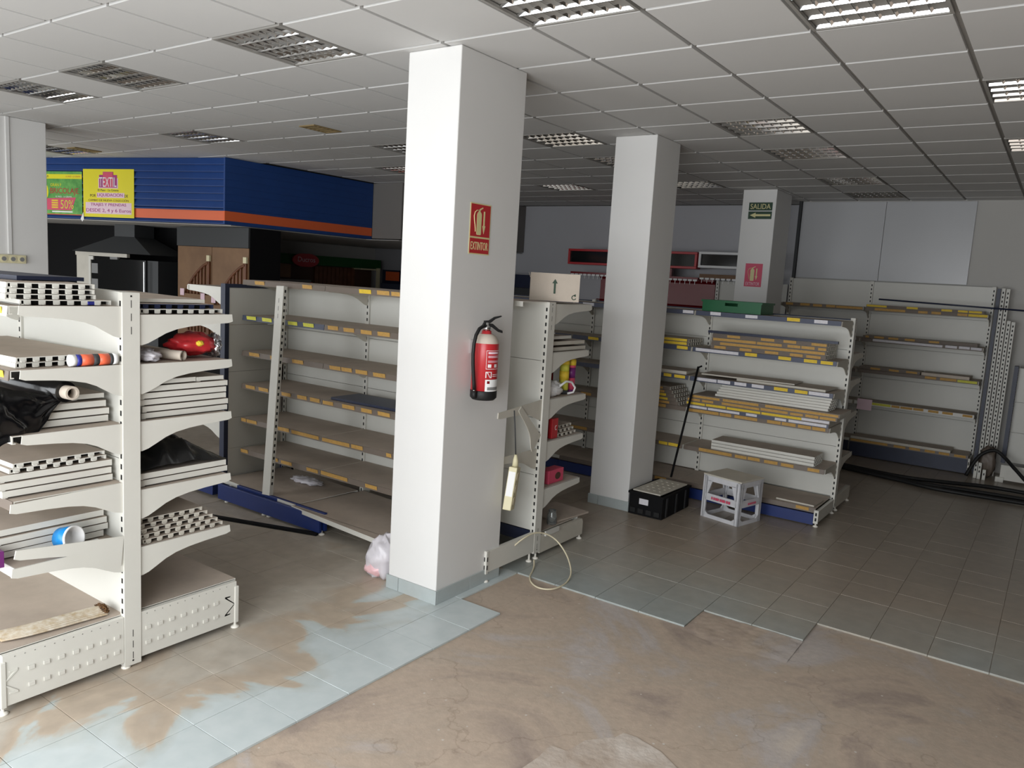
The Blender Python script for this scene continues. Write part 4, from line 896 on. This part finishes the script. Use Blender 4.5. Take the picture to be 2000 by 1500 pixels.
# white plastic step stool
sa = math.atan2(-.09, .365)
sM = Matrix.Translation((-2.176, 6.545, 0)) @ Matrix.Rotation(sa, 4, 'Z')
stl = thing('step_stool', 'scuffed white plastic step stool with red print and cut-out sides', 'stool', (-2.176, 6.545, 0))
W, Dp, Hs = .186, .17, .385
def smb(): b = MB(); b.M = sM; return b
b = smb(); b.box(-W - .004, W + .004, -Dp - .004, Dp + .004, Hs - .014, Hs); b.box(-W + .01, W - .01, -Dp + .01, Dp - .01, Hs - .03, Hs - .014); b.build('seat', 'cream_dull', stl, bev=.004)
mat('stool_white', (214, 214, 218), .5, var=.12, vs=14)
def side(u, v0, half):     # one face: u along the face, v0 outward
    U, N_ = V3(u), V3(v0); b = smb(); t = .012; O = N_
    def q(pts): b.poly(pts, O - U.cross(Z_) * (t if U.cross(Z_).dot(N_) > 0 else 0), U, Z_, t)
    h = half
    q([(-h, 0), (-h + .035, 0), (-h + .045, .36), (-h, .372)]); q([(h - .035, 0), (h, 0), (h, .372), (h - .045, .36)])
    q([(-h + .03, 0), (h - .03, 0), (h - .03, .03), (h - .055, .032), (-h + .055, .032), (-h + .03, .03)])
    q([(-h + .03, .155), (h - .03, .155), (h - .04, .215), (-h + .04, .215)])
    q([(-h + .03, .325), (h - .03, .325), (h - .03, .372), (-h + .03, .372)])
    q([(-h + .03, .21), (-h + .05, .21), (-h + .09, .33), (-h + .03, .33)]); q([(h - .05, .21), (h - .03, .21), (h - .03, .33), (h - .09, .33)])
    q([(-h + .03, .03), (-h + .07, .03), (-h + .03, .06)]); q([(h - .07, .03), (h - .03, .03), (h - .03, .06)])
    return b.build('side_panel', 'stool_white', stl)
side(X_, (0, -Dp, 0), W); side(X_, (0, Dp - .012, 0), W); side(Y_, (W, 0, 0), Dp); side(Y_, (-W + .012, 0, 0), Dp)

for k in range(9):
    b = smb(); w_ = .012 + .004 * (k % 3); b.box(-.085 + k * .021, -.085 + k * .021 + w_, -Dp - .0135, -Dp - .0122, .174, .196); b.build('red_print', 'pink', stl)
for k in range(6):
    b = smb(); b.box(W + .0122, W + .0135, -.06 + k * .021, -.046 + k * .021, .176, .194); b.build('red_print', 'pink', stl)

# ------------------------------------------------------------------ G6: shelving on the back wall
g6 = thing('wall_shelving', 'tall wall shelving at the back right below the white panels', 'shelving', (-1.9, 10.6, 0), 'gondola shelving runs')
U6 = [-.715, -2.04, -3.045]
for x in U6: upright(g6, x - .04, x, 10.75, 10.83, .05, 2.19, faces='-')
for k in range(2): panels(g6, U6[k + 1], U6[k] - .04, 10.765, 10.777, [2.185, 1.79, 1.38, .98, .58, .2])
LB6 = [[(-3.0,-2.91,'o'),(-2.82,-2.7,'o'),(-2.66,-2.55,'o'),(-2.5,-2.39,'o'),(-2.38,-2.07,'o'),(-1.93,-1.59,'o'),(-1.45,-1.35,'o'),(-1.31,-1.21,'o'),(-1.04,-.94,'o'),(-.93,-.74,'y')],
[(-2.5,-2.1,'w'),(-1.91,-1.15,'w'),(-1.12,-1.0,'w'),(-.98,-.87,'w'),(-.86,-.75,'w')], [(-1.29,-1.17,'o'),(-1.13,-.96,'o'),(-.95,-.75,'g')],
[(-1.85,-1.62,'g'),(-1.61,-1.52,'o'),(-1.51,-1.38,'o'),(-1.37,-1.26,'o'),(-1.21,-1.1,'o'),(-1.06,-.95,'o'),(-.85,-.75,'o')]]
LV6 = [1.865, 1.485, 1.10, .705]
for z, lb, stp in zip(LV6, LB6, ['strip_brown', 'strip_brown', 'strip_brown', 'strip_white']):
    for x in U6: bracket(g6, x - .02, 10.75, -1, z - .003, .36, 'cream_dull')
    for k in range(2): shelf(g6, U6[k + 1] + .001, U6[k] - .021, 10.757, 10.405, z, stp, [q for q in lb if U6[k + 1] - .03 < q[0] and q[1] < U6[k] + .01], body='cream_dull')
shelf(g6, U6[1], U6[0] - .02, 10.757, 10.40, .225, 'strip_brown', [(-2.03,-1.6,'o'),(-1.53,-1.4,'o'),(-1.36,-1.24,'o'),(-1.19,-1.08,'o'),(-1.04,-.93,'o'),(-.88,-.76,'o')], name='base_shelf'); shelf(g6, U6[2], U6[1] - .004, 10.757, 10.40, .225, name='base_shelf')
for k in range(2): box('kick_plate', 'navy', g6, U6[k + 1], U6[k] - .022, 10.42, 10.44, .01, .185)
b = MB(); b.box(U6[0] - .02, U6[0], 10.42, 10.75, .02, .19)
for z in (.06, .13): b.box(U6[0] - .016, U6[0] - .006, 10.4192, 10.42, z - .02, z + .02, 1)
b.build('base_leg', ['cream', 'dark'], g6)
box('notice_card', 'pale_pink', g6, -2.0, -1.83, 10.388, 10.392, .60, .735)
board('yellow-labelled board, upper one on the top back shelf', -2.03, -.78, 10.41, 10.7, 1.867, .034, 0, '+', ('cream_dull', 'taupe'), 'strip_brown', [(-2.03,-1.8,'y'),(-1.58,-1.46,'y'),(-1.21,-1.1,'y'),(-1.04,-.94,'y'),(-.93,-.8,'y')])
board('orange-labelled board on the second back shelf', -2.03, -.8, 10.42, 10.7, 1.487, .034, 0, '', ('cream_dull', 'taupe'), 'strip_brown', [(-2.0,-1.96,'o'),(-1.9,-1.79,'o'),(-1.74,-1.63,'o'),(-1.56,-1.45,'o'),(-1.3,-1.19,'o')])
board('orange-labelled board on the third back shelf', -2.03, -1.35, 10.42, 10.7, 1.102, .034, 0, '', ('cream_dull', 'taupe'), 'strip_brown', [(-1.9,-1.79,'o'),(-1.69,-1.58,'o'),(-1.5,-1.38,'o')])
board('pale wooden-edged board jutting from the third back shelf', -1.33, -.83, 10.40, 10.7, 1.102, .036, -.02, '', ('card', 'taupe'))
board('cream board lying on the base of the back wall shelving', -2.03, -.92, 10.38, 10.68, .227, .03, -.01, '', ('cream_dull', 'taupe'))
b = MB(); b.tube([(-1.89, 10.36, 1.97), (-.1, 10.34, 1.93)], .011, 6); tag(b.build('blue_rod', 'navy'), 'long blue rod resting across the top back shelf and the posts', 'rod')
upn = thing('loose_upright', 'navy blue upright leaning beside the back wall shelving', 'upright', (-.66, 10.6, 0), 'uprights leaning at the back wall')
upright(upn, -.69, -.655, 10.55, 10.61, .002, 2.17, 'navy', '')
for k, (x, zt_, lb) in enumerate([(-.632, 2.175, 'tall cream slotted upright nearest the navy one at the back wall'), (-.585, 2.17, 'tall cream slotted upright second from the navy one'), (-.538, 1.81, 'shorter cream slotted upright, left of two at the back wall'), (-.492, 1.80, 'shorter cream slotted upright, right of two at the back wall')]):
    r = thing('loose_upright', lb, 'upright', (x, 10.62, 0), 'uprights leaning at the back wall'); upright(r, x - .018, x + .018, 10.6, 10.65, .002, zt_, 'cream', '-', pitch=.05)
for k, (x, y, h) in enumerate([(-.64, 10.3, .2), (-.60, 10.28, .19), (-.55, 10.26, .12)]):
    r = thing('slotted_offcut', 'short slotted metal offcut, %s of three beside the sack' % ['left', 'middle', 'right'][k], 'offcut', (x, y, 0), 'slotted offcuts by the back wall'); upright(r, x - .016, x + .016, y - .02, y + .02, .002, h, 'cream', '-')
tag(blob((-.545, 10.43, .18), (.085, .08, .18), .3, 2.5, 4, zmin=.002, ex=.7).build('sack', 'strip_brown'), 'dusty brown sack standing below the leaning uprights', 'sack')
g8 = thing('end_unit', 'cream shelving end with a navy edge at the right border', 'shelving', (.1, 10.5, 0))
b = MB(); b.box(-.415, -.375, 10.44, 10.62, .2, 1.31)
for k in range(40): b.box(-.375, -.371, 10.44, 10.46, .22 + k * .027, .235 + k * .027)
b.build('edge_post', 'navy', g8); panels(g8, -.372, .8, 10.55, 10.562, [1.29, .9, .55, .2])
b = MB(); b.box(-.4, .8, 10.3, 10.33, .03, .2)
for k in range(6):
    for z in (.09, .14): b.box(-.34 + k * .09, -.31 + k * .09, 10.296, 10.3, z - .008, z + .008)
b.build('base_leg', 'cream', g8); box('base_foot', 'cream', g8, -.44, -.36, 10.28, 10.36, .002, .06)
for k, (P_, lb) in enumerate([([(-2.6, 9.75), (-1.9, 9.62), (-1.3, 9.52), (-.9, 9.62), (-.4, 9.8), (.4, 9.75)], 'thick black cable along the floor before the back shelving, farthest strand'), ([(-2.4, 9.66), (-1.7, 9.5), (-1.1, 9.33), (-.6, 9.4), (.4, 9.5)], 'black cable on the floor, middle strand of three'), ([(-1.9, 9.45), (-1.3, 9.3), (-.9, 9.18), (-.3, 9.22), (.4, 9.3)], 'black cable on the floor, strand nearest the camera')]):
    b = MB(); b.tube(smooth([(x, y, .024 + .002 * k) for x, y in P_]), .022, 8); tag(b.build('floor_cable', 'rubber'), lb, 'cable', 'black cables at the back')
b = MB(); b.tube(smooth([(-.72, 10.2, .03), (-.62, 10.22, .27), (-.48, 10.24, .36), (-.36, 10.2, .29), (-.25, 10.1, .2), (-.05, 9.98, .06), (.3, 9.95, .03)]), .02, 8); tag(b.build('hose', 'rubber'), 'black hose arching over the sack towards the right border', 'hose')

# ------------------------------------------------------------------ G7: red display stands on the far back wall
rd = thing('red_display', 'red display stand with dark glass light boxes at the far wall', 'display stand', (-5.4, 11.1, 0))
def lightbox(root, fm, x0, x1, z0, z1, y, nm='light_box'):
    t = .035; b = MB()
    for q in ((x0, x1, z0, z0 + t), (x0, x1, z1 - t, z1), (x0, x0 + t, z0 + t, z1 - t), (x1 - t, x1, z0 + t, z1 - t)): b.box(q[0], q[1], y, y + .16, q[2], q[3])
    o = b.build(nm, fm, root, bev=.004); g_ = MB().box(x0 + t, x1 - t, y + .03, y + .04, z0 + t, z1 - t).build('glass_front', 'dark_glass', o)
lightbox(rd, 'red', -6.68, -5.6, 2.245, 2.49, 10.92); lightbox(rd, 'red', -5.59, -4.49, 2.25, 2.495, 10.92)
box('neck', 'dark_red', rd, -6.0, -4.9, 11.0, 11.06, 2.1, 2.245)
b = MB(); b.poly([(0, 0), (.03, 0), (.03, .32), (.1, .36), (.1, .4), (-.02, .38)], (-4.24, 11.12, 1.72), -Y_, Z_, 1.9); b.build('back_panel', 'dark_red', rd)
b = MB(); b.poly([(0, 0), (.28, -.05), (.28, -.02), (0, .12)], (-4.3, 11.1, 1.6), -Y_, Z_, 1.9); b.build('sloping_shelf', 'dark_red', rd)
box('base', 'dark_red', rd, -6.6, -4.24, 10.95, 11.2, 0, 1.55)
rail = box('hook_rail', 'dark_red', rd, -6.6, -4.44, 10.9, 10.93, 2.09, 2.13)
HK = MB().box(-.004, .004, -.004, 0, -.06, 0).box(-.03, .03, -.006, 0, -.012, .014).mesh('hook', 'white')
for k in range(28): link('hook', HK, rail, (-6.56 + k * .077, 10.9, 2.085))
ws = thing('white_display', 'white framed light box above a wooden rail beside the red display', 'display stand', (-4.0, 11.1, 0))
lightbox(ws, 'white', -4.47, -3.5, 2.275, 2.505, 10.93)
upright(ws, -4.215, -4.17, 11.05, 11.1, .05, 2.1, 'cream', '-'); panels(ws, -4.17, -3.2, 11.08, 11.09, [2.1, 1.6, 1.1, .6, .1])
wr_ = box('hook_rail', 'wood_tan', ws, -4.42, -3.45, 10.9, 10.94, 2.125, 2.185)
for k in range(12): link('hook', HK, wr_, (-4.38 + k * .08, 10.9, 2.118))
bf = thing('blue_cabinet', 'grey cabinet with a blue top band behind the cardboard box', 'cabinet', (-7.8, 11.1, 0))
box('body', 'charcoal', bf, -8.3, -7.3, 10.98, 11.3, 0, 1.81); box('top_band', 'navy', bf, -8.3, -7.3, 10.96, 11.3, 1.815, 2.03)

# ------------------------------------------------------------------ blue fascia, soffit and the kiosk behind
dF = Vector((.97123, .23814, 0)); nF = Vector((.23814, -.97123, 0))
Cn = Vector((-8.5, 5.866, 0)); A0 = Cn - dF * 5.6; Dn = Vector((-8.45, 8.25, 0)); dS = (Dn - Cn).normalized(); nS = Vector((dS.y, -dS.x, 0))
fa = thing('blue_fascia', 'blue slatted fascia with an orange stripe hanging at the left rear', 'fascia', (-9.5, 6.2, 2.4))
b = MB(); b.poly([(A0.x, A0.y), (Cn.x, Cn.y), (Dn.x, Dn.y), (Dn.x - .08, Dn.y), (Cn.x - .08, Cn.y + .08), (A0.x, A0.y + .08)], (0, 0, 2.402), X_, Y_, HC - 2.404); b.build('core', 'navy', fa)
rows = [(2.402, 2.446), (2.446, 2.562), (2.562, 2.594)] + [(2.594 + .0857 * k, 2.594 + .0857 * (k + 1)) for k in range(7)]
for k, (a, c) in enumerate(rows):
    mt_ = 'orange' if k == 1 else 'slat'; h = min(c, HC - .003) - a; pr = [(.001, 0), (.03, 0), (.03, .01), (.006, h - .003), (.001, h - .003)]
    if k == 1: pr = [(.001, 0), (.014, 0), (.014, h - .0015), (.001, h - .0015)]
    MB().poly(pr, (Cn.x, Cn.y, a), nF, Z_, 5.6).build('slat', mt_, fa)
    MB().poly([(.001, 0), (.031, 0), (.031, h - .0012), (.001, h - .0012)], (Dn.x, Dn.y, a), nS, Z_, (Dn - Cn).length + .03).build('slat', mt_, fa)
sf = MB(); sf.poly([(-15.7, 4.3), (-13.0, 4.86), (-8.52, 5.96), (-8.52, 8.25), (-7.87, 8.25), (-7.87, 11.34), (-15.7, 11.34)], (0, 0, 2.392), X_, Y_, .008); struct(sf.build('ceiling_soffit', 'wall'))
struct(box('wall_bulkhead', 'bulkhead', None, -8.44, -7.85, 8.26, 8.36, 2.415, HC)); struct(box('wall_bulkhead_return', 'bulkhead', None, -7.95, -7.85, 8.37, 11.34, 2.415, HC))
struct(box('wall_kiosk', 'wall', None, -11.6, -11.45, 6.9, 11.34, 0, 2.39))
# posters
def onF(s_, z, o=.021): p = Cn - dF * s_ + nF * (o + .0095); return Vector((p.x, p.y, z))
sx = lambda X: (Cn.x - X) / dF.x
po = thing('textile_poster', 'yellow poster reading TEXTIL and LIQUIDACION on the blue fascia', 'poster', onF(sx(-10.33), 2.43))
def pbox(root, s0, s1, z0, z1, o, mt_, nm): MB().poly([(0, 0), (s0 - s1, 0), (s0 - s1, z1 - z0), (0, z1 - z0)], onF(s0, z0, o), dF, Z_, .0012).build(nm, mt_, root)
L0, R0_ = sx(-10.755), sx(-9.895)
pbox(po, L0, R0_, 2.432, 3.045, .0225, 'yellow_poster', 'sheet')
def pt(root, s, cx, z, w, h, mt_, o=.0245): return text(s, mt_, root, onF(cx + w / 2, z, o), dF, Z_, w, h)
cm = (L0 + R0_) / 2
pbox(po, cm + .17, cm - .17, 2.80, 2.93, .024, 'pale_pink', 'logo_panel')
MB().poly([(-.155, 0), (.155, 0), (.155, .16), (.09, .16), (.09, .2), (-.09, .2), (-.09, .16), (-.155, .16)], onF(cm, 2.81, .0255), dF, Z_, .001).build('logo_shape', 'magenta', po)
pbox(po, cm + .085, cm - .085, 2.815, 3.005, .0268, 'pink', 'logo_block')
pt(po, 'TEXTIL', cm, 2.82, .30, .12, 'white', .029); pt(po, 'El Paso - La Grama', cm, 2.765, .36, .026, 'charcoal')
pbox(po, cm + .2, cm - .28, 2.682, 2.745, .024, 'pale_pink', 'text_panel'); pt(po, 'POR', cm + .27, 2.69, .1, .034, 'brown'); pt(po, 'LIQUIDACIÓN', cm - .03, 2.69, .44, .056, 'magenta', .026); pt(po, 'DE', cm - .31, 2.69, .06, .034, 'brown')
pt(po, 'CAMBIO DE NUEVA COLECCIÓN', cm, 2.635, .70, .032, 'wood_red')
pbox(po, cm + .4, cm - .4, 2.475, 2.62, .024, 'pale_pink', 'text_panel'); pt(po, 'TRAJES Y PRENDAS', cm, 2.565, .62, .046, 'magenta', .026); pt(po, 'DESDE 2, 4 y 6 Euros', cm, 2.485, .78, .056, 'magenta', .026)
p2 = thing('hardware_poster', 'green poster reading BRICOLAJE partly hidden by the left column', 'poster', onF(sx(-11.2), 2.45))
L1, R1 = sx(-11.72), sx(-10.775)
pbox(p2, L1, R1, 2.455, 3.01, .0225, 'green', 'sheet'); pbox(p2, L1, R1, 2.915, 2.975, .024, 'yellow_poster', 'header_band')
cr_ = (sx(-11.5) + R1) / 2
pt(p2, 'TOSAR', sx(-11.45), 2.93, .18, .03, 'charcoal'); pt(p2, 'EL PASO - LA GRAMA', sx(-10.93), 2.935, .26, .02, 'red'); pt(p2, 'GRAN F', sx(-11.24), 2.815, .2, .04, 'yellow_poster')
pt(p2, 'BRICOLAJE', sx(-11.09), 2.70, .52, .095, 'red'); pt(p2, 'EL PASO - LA GRAMA', sx(-11.1), 2.672, .3, .02, 'white')
b = MB(); b.M = Matrix.Translation(onF(sx(-11.42), 2.745, .0245)) @ Matrix.Rotation(math.atan2(dF.y, dF.x), 4, 'Z') @ Matrix.Scale(.5, 4, X_); b.tube([(0, 0, 0), (0, -.001, 0)], .09, 24); b.build('yellow_disc', 'yellow_poster', p2)
MB().poly([(-.04, .0), (.45, .0), (.53, .17), (-.04, .15)], onF(sx(-11.4), 2.505, .024), dF, Z_, .001).build('red_panel', 'pink', p2)
for k in range(4): pbox(p2, sx(-11.26) + .06, sx(-11.26) - .06, 2.62 - k * .03, 2.64 - k * .03, .026, 'label_y', 'small_print')
pt(p2, '50%', sx(-11.04), 2.525, .24, .115, 'label_g', .026); pbox(p2, sx(-11.13) + .19, sx(-11.13) - .19, 2.477, 2.493, .0245, 'white', 'small_print')
tag(MB().poly([(-.03, 0), (0, -.035), (.03, 0), (.02, .09)], onF(sx(-10.77), 2.40, .03), dF, Z_, .001).build('loose_tape', 'white'), 'torn white tape corner hanging between the two posters', 'tape')
# kiosk: black wall, oven with hood, dark booth with stair pictures
bw = dF.copy(); P1 = Vector((-11.481, 5.757, 0))
def onK(s_, z, back=0.): p = P1 + dF * s_ - nF * back; return Vector((p.x, p.y, z))
b = MB(); b.poly([(0, 0), (4.2, 0), (4.2, 2.385), (0, 2.385)], onK(-2.4, .002, .62), dF, Z_, -.05); struct(b.build('wall_kiosk_back', 'black'))
ov = thing('grill_oven', 'dark glass-fronted grill oven under a charcoal hood at the left rear', 'oven', onK(.4, 0))
def kbox(nm, mt_, root, s0, s1, z0, z1, f0, f1, bev=0.): MB().poly([(s0, z0), (s1, z0), (s1, z1), (s0, z1)], onK(0, 0, f1), dF, Z_, f1 - f0).build(nm, mt_, root, bev=bev)
kbox('body', 'charcoal', ov, -.3, 1.2, .6, 1.9, .03, .55); kbox('counter', 'black', ov, -.3, 1.3, 0, .6, 0, .55)
kbox('side_panel', 'cream_dull', ov, -.31, -.07, 1.2, 1.93, 0, .03); kbox('light_bar', 'cream_dull', ov, -.31, .68, 1.925, 1.975, -.02, .03); kbox('bar_clip', 'grey_mid', ov, .36, .5, 1.89, 1.925, -.02, .02)
kbox('glass_door', 'dark_glass', ov, -.04, 1.0, 1.2, 1.9, .005, .02); kbox('door_post', 'cream', ov, -.065, -.025, 1.3, 1.92, -.01, .012)
for z in (1.9, 1.5): kbox('hinge', 'cream', ov, -.04, .03, z - .03, z + .02, -.015, .004)
kbox('handle', 'steel', ov, 1.015, 1.03, 1.45, 1.88, -.05, -.035)
for z in (1.82, 1.6): kbox('drip_panel', 'grey_mid', ov, -.02, .1, z - .14, z, .001, .0045)
b = MB(); a = [onK(s_, z, f) for s_, z, f in [(-.28, 1.98, -.1), (1.2, 1.98, -.1), (1.2, 1.98, .58), (-.28, 1.98, .58), (.26, 2.22, .15), (.64, 2.22, .15), (.64, 2.22, .5), (.26, 2.22, .5), (.26, 2.39, .15), (.64, 2.39, .15), (.64, 2.39, .5), (.26, 2.39, .5)]]
b.add(a, [(0, 1, 5, 4), (1, 2, 6, 5), (2, 3, 7, 6), (3, 0, 4, 7), (4, 5, 9, 8), (5, 6, 10, 9), (6, 7, 11, 10), (7, 4, 8, 11), (0, 3, 2, 1)]); b.build('hood', 'charcoal', ov)
bo = thing('display_booth', 'dark booth with tan stair pictures under the corner of the fascia', 'booth', (-9.2, 6.4, 0))
b = MB(); b.box(-10.02, -8.452, 6.19, 6.66, .002, 2.385); b.build('body', 'black', bo)
box('header_board', 'charcoal', bo, -10.02, -8.452, 6.165, 6.189, 2.135, 2.385)
for x0, x1 in ((-10.01, -9.235), (-9.225, -8.455)):
    pn = box('picture_panel', 'wood_tan', bo, x0, x1, 6.175, 6.189, .9, 2.13)
    box('newel_post', 'wood_red', pn, x1 - .075, x1 - .02, 6.15, 6.174, .95, 1.94); box('newel_cap', 'yellowed', pn, x1 - .08, x1 - .015, 6.148, 6.174, 1.945, 2.02)
    b = MB(); cv = smooth([(x1 - .62, 6.162, 1.4), (x1 - .5, 6.162, 1.6), (x1 - .34, 6.162, 1.76), (x1 - .16, 6.162, 1.88), (x1 - .05, 6.162, 1.92)]); b.tube(cv, .02, 8); b.build('handrail', 'wood_red', pn)
    for k in range(6):
        x = x1 - .14 - .075 * k; zt_ = min(cv, key=lambda p: abs(p.x - x)).z; box('baluster', 'wood_red', pn, x - .013, x + .013, 6.155, 6.174, 1.0, zt_ - .01)
box('plank', 'wood_tan', bo, -9.85, -9.1, 6.12, 6.145, 1.38, 1.50)
for x, z in ((-9.81, 1.53), (-9.34, 1.49), (-9.1, 1.47)): box('price_card', 'pale_pink', bo, x - .045, x + .045, 6.112, 6.116, z - .06, z + .03)
# spice display in the room behind
sd = thing('spice_display', 'dim spice stand with a green canopy and red oval Ducros sign', 'display stand', (-11.1, 9.8, 0))
box('canopy', 'green_dark', sd, -11.35, -11.0, 8.3, 11.05, 1.985, 2.155); box('back_panel', 'brown', sd, -11.4, -11.2, 8.3, 11.0, 0, 1.98)
for k in range(10): box('slat', 'wood_red', sd, -11.2, -11.16, 9.56 + k * .098, 9.64 + k * .098, .9, 1.97)
b = MB(); pts = [(.28 + .24 * cos(t) + (.05 if cos(t) > 0 else -.05), .1 + .115 * sin(t)) for t in [2 * pi * k / 28 for k in range(28)]]; b.poly(pts, (-10.985, 8.9, 1.96), Y_, Z_, .03); sg_ = b.build('oval_sign', 'red', sd)
text('Ducros', 'pale_pink', sg_, (-10.954, 9.0, 2.03), Y_, Z_, .38, .085, .002)
box('picture', 'wood_tan', sd, -11.0, -10.99, 8.5, 8.88, 1.75, 1.98)
box('shelf', 'grey_mid', sd, -11.2, -10.95, 8.5, 9.3, 1.68, 1.72); box('post', 'red', sd, -11.0, -10.96, 9.3, 9.34, .1, 1.68); box('post', 'yellowed', sd, -11.0, -10.95, 10.93, 10.99, .1, 2.0); box('shelf', 'yellowed', sd, -11.2, -10.97, 10.5, 10.93, 1.955, 1.98)
bx2 = thing('blue_display', 'blue box with an orange label beside the spice stand', 'display stand', (-10.7, 11.2, 0))
box('body', 'navy', bx2, -10.9, -10.3, 11.0, 11.3, .002, 1.98); box('label', 'orange', bx2, -10.8, -10.45, 10.99, 10.999, 1.78, 1.95); box('lower_shelf', 'strip_blue', bx2, -10.9, -10.3, 10.97, 10.998, 1.55, 1.72)
tag(box('white_notice', 'white', None, -10.0, -9.6, 11.3, 11.345, 1.6, 2.35), 'white board on the back wall just left of the front column', 'board')
